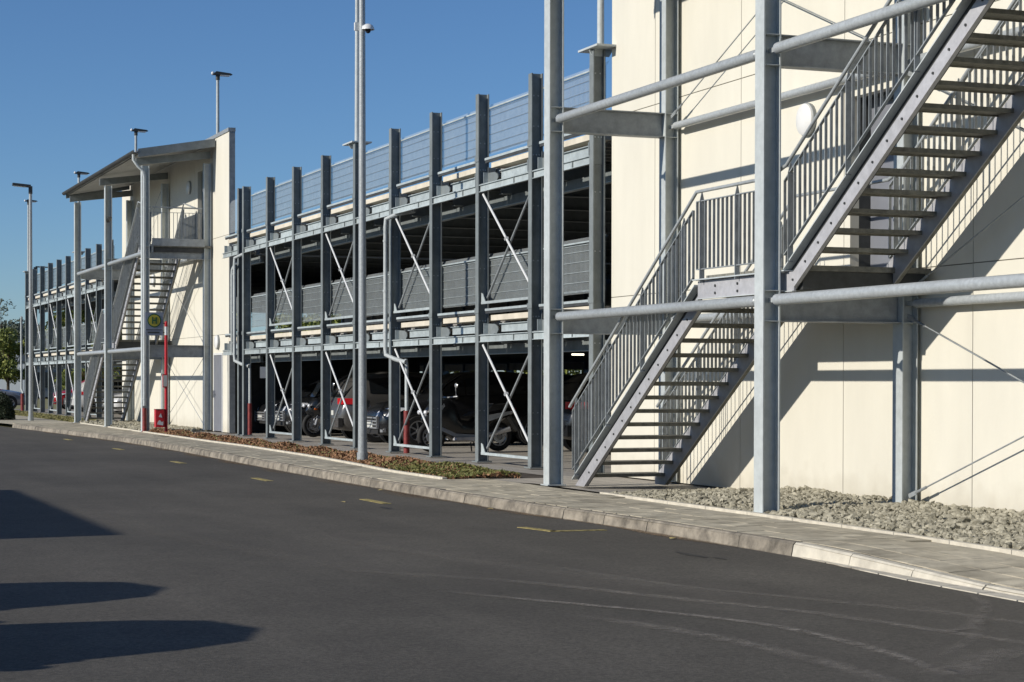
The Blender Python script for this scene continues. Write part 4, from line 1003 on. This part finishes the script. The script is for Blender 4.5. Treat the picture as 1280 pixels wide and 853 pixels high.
# ================================================================ MOTORCYCLES
def motorcycle(label, loc, rz, main):
    t = thing('motorcycle', label, 'motorcycle', loc, rz, 'motorcycles parked on the ground floor')
    # along local y, front at y=0
    for y, r_ in ((.33, .31), (1.80, .30)):
        m = MB(); n_, kk = 28, 8
        base = len(m.v)
        for i in range(n_):
            a = 2*math.pi*i/n_
            for j in range(kk):
                b_ = 2*math.pi*j/kk; rr = r_-.06+.06*math.cos(b_); m.v.append((.055*math.sin(b_), y+rr*math.cos(a), r_+rr*math.sin(a)))
        for i in range(n_):
            for j in range(kk):
                p = base+i*kk+j; q = base+i*kk+(j+1) % kk; p2 = base+((i+1) % n_)*kk+j; q2 = base+((i+1) % n_)*kk+(j+1) % kk; m.f.append((p, q, q2, p2)); m.m.append(0)
        wo = m.build('wheel', 'rubber', t, smooth=60)
        m = MB(); m.lathe((0, y, r_), [(-.03, r_-.11), (.03, r_-.11), (.03, r_-.135), (-.03, r_-.135), (-.03, r_-.11)], 24, 'X')
        for a_ in range(5): an = 2*math.pi*a_/5; m.bar((0, y, r_), (0, y+math.cos(an)*(r_-.12), r_+math.sin(an)*(r_-.12)), .03, .03, upv=(1, 0, 0))
        m.lathe((0, y, r_), [(-.05, .0), (-.05, .06), (.05, .06), (.05, 0)], 14, 'X'); m.build('rim', 'rim', wo)
        m = MB(); m.lathe((.06, y, r_), [(0, .07), (0, .13), (.006, .13), (.006, .07)], 20, 'X'); m.build('brake_disc', 'chrome', wo)
    m = MB()
    for s_ in (-1, 1): m.pipe([(s_*.09, .34, .31), (s_*.09, .50, .75), (s_*.08, .60, 1.0)], .024, 8)
    m.build('fork', 'chrome', t, smooth=40)
    # fairing loft
    st = [(.12, .62, .70, .05), (.22, .52, .88, .16), (.40, .45, 1.06, .24), (.60, .30, 1.10, .27), (.78, .22, .98, .25), (.92, .20, .66, .20), (1.15, .20, .62, .20), (1.35, .26, .78, .21), (1.6, .48, .86, .18), (1.95, .66, .90, .12), (2.12, .76, .88, .05)]
    m = MB()
    for y, z0, z1, w in st:
        zc = (z0+z1)/2
        m.v += [(0, y, z0), (w*.7, y, z0+.05), (w, y, zc), (w*.75, y, z1-.03), (0, y, z1), (-w*.75, y, z1-.03), (-w, y, zc), (-w*.7, y, z0+.05)]
    for i in range(len(st)-1):
        for j in range(8): a = i*8+j; b_ = i*8+(j+1) % 8; m.f.append((a, b_, b_+8, a+8)); m.m.append(0)
    m.f.append(tuple(range(8))); m.f.append(tuple(range(len(st)*8-8, len(st)*8))[::-1]); m.m += [0, 0]
    m.build('fairing', main, t, smooth=40)
    for s_ in (-1, 1):  # pale strips put in as painted glints on the dark bodywork
        m = MB(); m.prismX([(.30, .50), (.75, .31), (1.32, .29), (1.32, .345), (.78, .375), (.34, .56)], s_*.225, s_*.25); m.build('side_glint', 'carsilver', t)
        m = MB(); m.prismX([(.26, .74), (.33, .73), (.52, .92), (.50, .98)], s_*.245, s_*.268); m.build('fairing_glint', 'chrome', t)
        m = MB(); m.prismX([(1.45, .60), (2.05, .78), (2.1, .84), (1.5, .74)], s_*.17, s_*.20); m.build('tail_glint', 'chrome', t)
    m = MB(); m.prismX([(1.05, .72), (1.2, .80), (1.5, .84), (1.62, .95), (2.0, .97), (2.05, .90), (1.5, .80), (1.2, .70)], -.15, .15); m.build('seat', 'rubber', t)
    m = MB(); m.prismX([(.30, 1.02), (.33, 1.02), (.55, 1.38), (.52, 1.38)], -.17, .17); m.build('windshield', 'glass', t)
    m = MB(); m.pipe([(-.38, .74, 1.12), (-.2, .62, 1.10), (.2, .62, 1.10), (.38, .74, 1.12)], .016, 8); hb = m.build('handlebar', 'chrome', t, smooth=40)
    for s_ in (-1, 1):
        m = MB(); m.pipe([(s_*.36, .72, 1.12), (s_*.38, .70, 1.32)], .008, 6); m.build('mirror_arm', 'chrome', hb)
        m = MB(); m.ball((s_*.41, .70, 1.34), .075, .02, .05, 10, 6); m.build('mirror', 'chrome', hb, smooth=60)
        m = MB(); m.ball((s_*.17, .14, .80), .07, .04, .05, 10, 6); m.build('headlight', 'headlight', t, smooth=60)
        m = MB(); m.ball((s_*.24, .30, .72), .03, .05, .03, 8, 6); m.build('indicator', 'orange', t, smooth=60)
    m = MB(); m.pipe([(.16, 1.1, .22), (.20, 1.3, .28), (.24, 1.95, .46)], .035, 10, r2=.06); m.build('exhaust', 'chrome', t, smooth=40)
    m = MB(); m.box(-.10, .10, 2.08, 2.14, .80, .88); m.build('taillight', 'taillight', t)
    m = MB(); m.prismX([(2.0, .72), (2.04, .74), (2.26, .42), (2.22, .40)], -.09, .09); m.build('number_plate_holder', 'steeldark', t)
    m = MB(); m.box(.12, .32, .75, 1.25, .24, .30); m.box(-.32, -.12, .75, 1.25, .24, .30); m.build('footboard', 'stringer', t)
    for s_ in (-1, 1): m = MB(); m.pipe([(s_*.06, 1.2, .26), (s_*.15, 1.28, .0)], .014, 6); m.build('stand_leg', 'steeldark', t)
    return t
motorcycle('large dark scooter with orange indicator, right of the tall lamp post', (-36.9, 12.37, 0), R(3), 'carblack')
motorcycle('black motorcycle with pale wheel rim beside the black car, left of the grey car', (-47.55, 12.9, 0), R(6), 'carblack')
# ================================================================ PLANTS
def leafcloud(name, m, n, fn, s0, s1, seed, parent=None, **kw):
    r = random.Random(seed); b = MB()
    for _ in range(n):
        p = Vector(fn(r)); s = r.uniform(s0, s1)
        a = Vector((r.gauss(0, 1), r.gauss(0, 1), r.gauss(0, 1))).normalized(); c = a.cross(Vector((r.gauss(0, 1), r.gauss(0, 1), r.gauss(0, 1)))).normalized()
        b.quad([p-a*s, p+c*s*.45, p+a*s, p-c*s*.45])
    me = b.mesh(name, m); return link(name, me, parent, **kw)
def strip(r):
    x = r.uniform(-54, -26.9); y0 = interp(BACK, x)+.03; y1 = 11.25+.25*math.sin(x*.7)*.3 if x < -28 else 10.8
    y1 = min(11.0, 11.0 if x < -29.5 else 11.0-(x+29.5)*.12)
    y = y0+(y1-y0)*r.random()
    h = .10*(.6+.4*math.sin(x*2.3+y*3))*max(.25, 1-abs((y-(y0+y1)/2)/((y1-y0)/2+1e-3))**3)
    return x, y, h*r.random()**.6*1.1
leafcloud('ground_cover', 'leafbrown', 30000, lambda r: strip(r), .022, .05, 5, kind='stuff', label='brown low ground cover in the bed along the deck', category='ground cover')
def strip2(r):
    while True:
        x, y, z = strip(r)
        if x > -31.5 and r.random() < min(1, (x+31.5)/2.5) or r.random() < .035: return x, y, z+.02
leafcloud('ground_cover', 'leafgreen', 4200, strip2, .02, .045, 6, kind='stuff', label='green ivy patch at the near end of the brown planting bed', category='ground cover')
leafcloud('grass', 'grass', 14000, lambda r: (r.uniform(-100, -67), r.uniform(10.3, 11.5), r.uniform(-.02, .035)), .02, .045, 8, kind='stuff', label='dry grass verge before the left end of the deck', category='grass')
def tree(label, loc, h, rad, leaf, seed, n=5200, ls=.16, group='trees behind the parking deck', trunk_h=None):
    r = random.Random(seed); t = thing('tree', label, 'tree', loc, 0, group)
    th = trunk_h or h*.35
    m = MB(); m.pipe([(0, 0, 0), (.05, .03, th*.6), (.0, .08, h*.7)], .16, 8, r2=.05)
    cl = []
    for k in range(22):
        a = r.uniform(0, 6.28); q = r.random()**.5*rad*.85; z = th+(h-th)*r.uniform(.05, .9); q *= math.sin(math.pi*min(1, max(.12, (z-th*.7)/(h-th*.6))))**.6
        cl.append((q*math.cos(a), q*math.sin(a), z, r.uniform(.22, .42)*rad))
        if k < 9: m.pipe([(0, .05, th*.7+k*.1), (q*math.cos(a)*.5, q*math.sin(a)*.5, (th+z)/2), (q*math.cos(a), q*math.sin(a), z)], .05, 5, r2=.015)
    m.build('trunk', 'bark', t)
    def fn(r2):
        c = r2.choice(cl)
        while True:
            v = Vector((r2.uniform(-1, 1), r2.uniform(-1, 1), r2.uniform(-1, 1)))
            if .3 < v.length < 1: break
        return c[0]+v.x*c[3], c[1]+v.y*c[3], c[2]+v.z*c[3]*.8
    leafcloud('crown', leaf, n, fn, ls*.7, ls*1.3, seed+1, t)
    return t
k = 0
ORD = ['rightmost', 'second from the right', 'third from the right', 'fourth from the right', 'fifth from the right', 'fifth from the left', 'fourth from the left', 'third from the left', 'second from the left', 'leftmost']
for x, y, h in [(-86, 44, 6), (-95, 45, 7), (-104, 43, 6.5), (-114, 46, 8), (-122, 44, 7), (-130, 47, 7.5), (-142, 45, 8), (-155, 46, 7), (-170, 48, 8), (-185, 50, 8)]:
    tree('bright green tree seen through the deck openings, '+ORD[k], (x, y, -.1), h, 3.2, 'leafyellow', 20+k, 7000, .24); k += 1
tree('yellow-green tree at the left edge before the grey building', (-135, 16.15, -.1), 5.5, 1.9, 'leafyellow', 50, 6000, .12, 'trees at the left edge', 1.4)
for k, (x, y, h) in enumerate([(-113, 17.2, 6.0), (-116, 20.5, 6.4), (-112, 23.5, 5.8), (-118, 27, 6.6)]):
    tree('green tree beyond the left end of the deck, '+('nearest the open end', 'second from the open end', 'third from the open end', 'deepest behind the deck')[k], (x, y, -.1), h, 2.3, 'leafyellow', 70+k, 4200, .15, 'trees beyond the deck end', 1.0)
tree('distant dark tree above the roof of the grey building', (-250, 31.0, -.1), 8.6, 4.5, 'leafhaze', 51, 5000, .25, 'trees at the left edge')
tree('distant thin bare tree at the left edge of the sky', (-245, 28.6, -.1), 12.5, 1.8, 'leafhaze', 52, 420, .16, 'trees at the left edge')
t = thing('shrub', 'dark rounded shrub on the verge at the left edge', 'shrub', (-72.9, 8.45, 0))
def sf(r):
    while True:
        v = Vector((r.uniform(-1, 1), r.uniform(-1, 1), r.uniform(0, 1)))
        if .55 < v.length < 1: return v.x*.62, v.y*.55, v.z*1.0+.04*math.sin(v.x*20)
leafcloud('foliage', 'leafdark', 5200, sf, .03, .06, 60, t)
m = MB()
for a in range(5): m.pipe([(0, 0, 0), (.35*math.cos(a*1.25), .35*math.sin(a*1.25), .7)], .02, 5)
m.build('stems', 'bark', t)
# ================================================================ FAR BUILDINGS
t = thing('grey_building', 'long grey building with a low pitched roof at the left edge', 'building', (-190, 30, 0))
m = MB(); m.box(-22, 22, -8.5, 2.5, 0, 3.0); m.build('wall', 'buildgrey', t)
m = MB(); m.prismX([(-9, 3.0), (3, 3.0), (3, 6.2), (-4.5, 5.4), (-9, 4.2)], -22.5, 22.5); m.build('roof', 'buildroof', t)
m = MB(); m.box(22.01, 22.06, -4.2, -1.8, .3, 2.4); m.build('garage_door', 'redpaint', t)
m = MB(); m.box(22.01, 22.06, -7.6, -5.6, .8, 2.1); m.build('window', 'glass', t)
t = thing('white_building', 'white building glimpsed through the ground floor of the deck', 'building', (-110, 24, 0))
m = MB(); m.box(-12, 13, 0, 6, 0, 3.2); m.build('wall', 'white', t)
m = MB(); m.box(-12.2, 13.2, -.2, 6.2, 3.2, 3.45); m.build('roof', 'buildroof', t)
for x in (-8, -2, 4, 9): m = MB(); m.box(x, x+1.2, -.03, .01, 1.0, 2.2); m.build('window', 'glass', t)
for (x, y, h, lb) in ((-230, 32.6, 14.5, 'left'), (-215, 32.8, 10.2, 'right')):
    t = thing('street_lamp', 'thin distant lamp with a crooked arm, %s' % ('the higher one against the sky' if lb == 'left' else 'the lower one above the grey roof'), 'street lamp', (x, y, 0), 0, 'distant lamps at the left edge')
    m = MB(); m.pipe([(0, 0, 0), (0, 0, h), (0, -1.9, h+.05)], .09, 6); m.build('pole', 'steeldark', t)
    m = MB(); m.box(-.2, .2, -2.1, -1.7, h-.9, h-.0); m.build('lamp_head', 'steeldark', t)
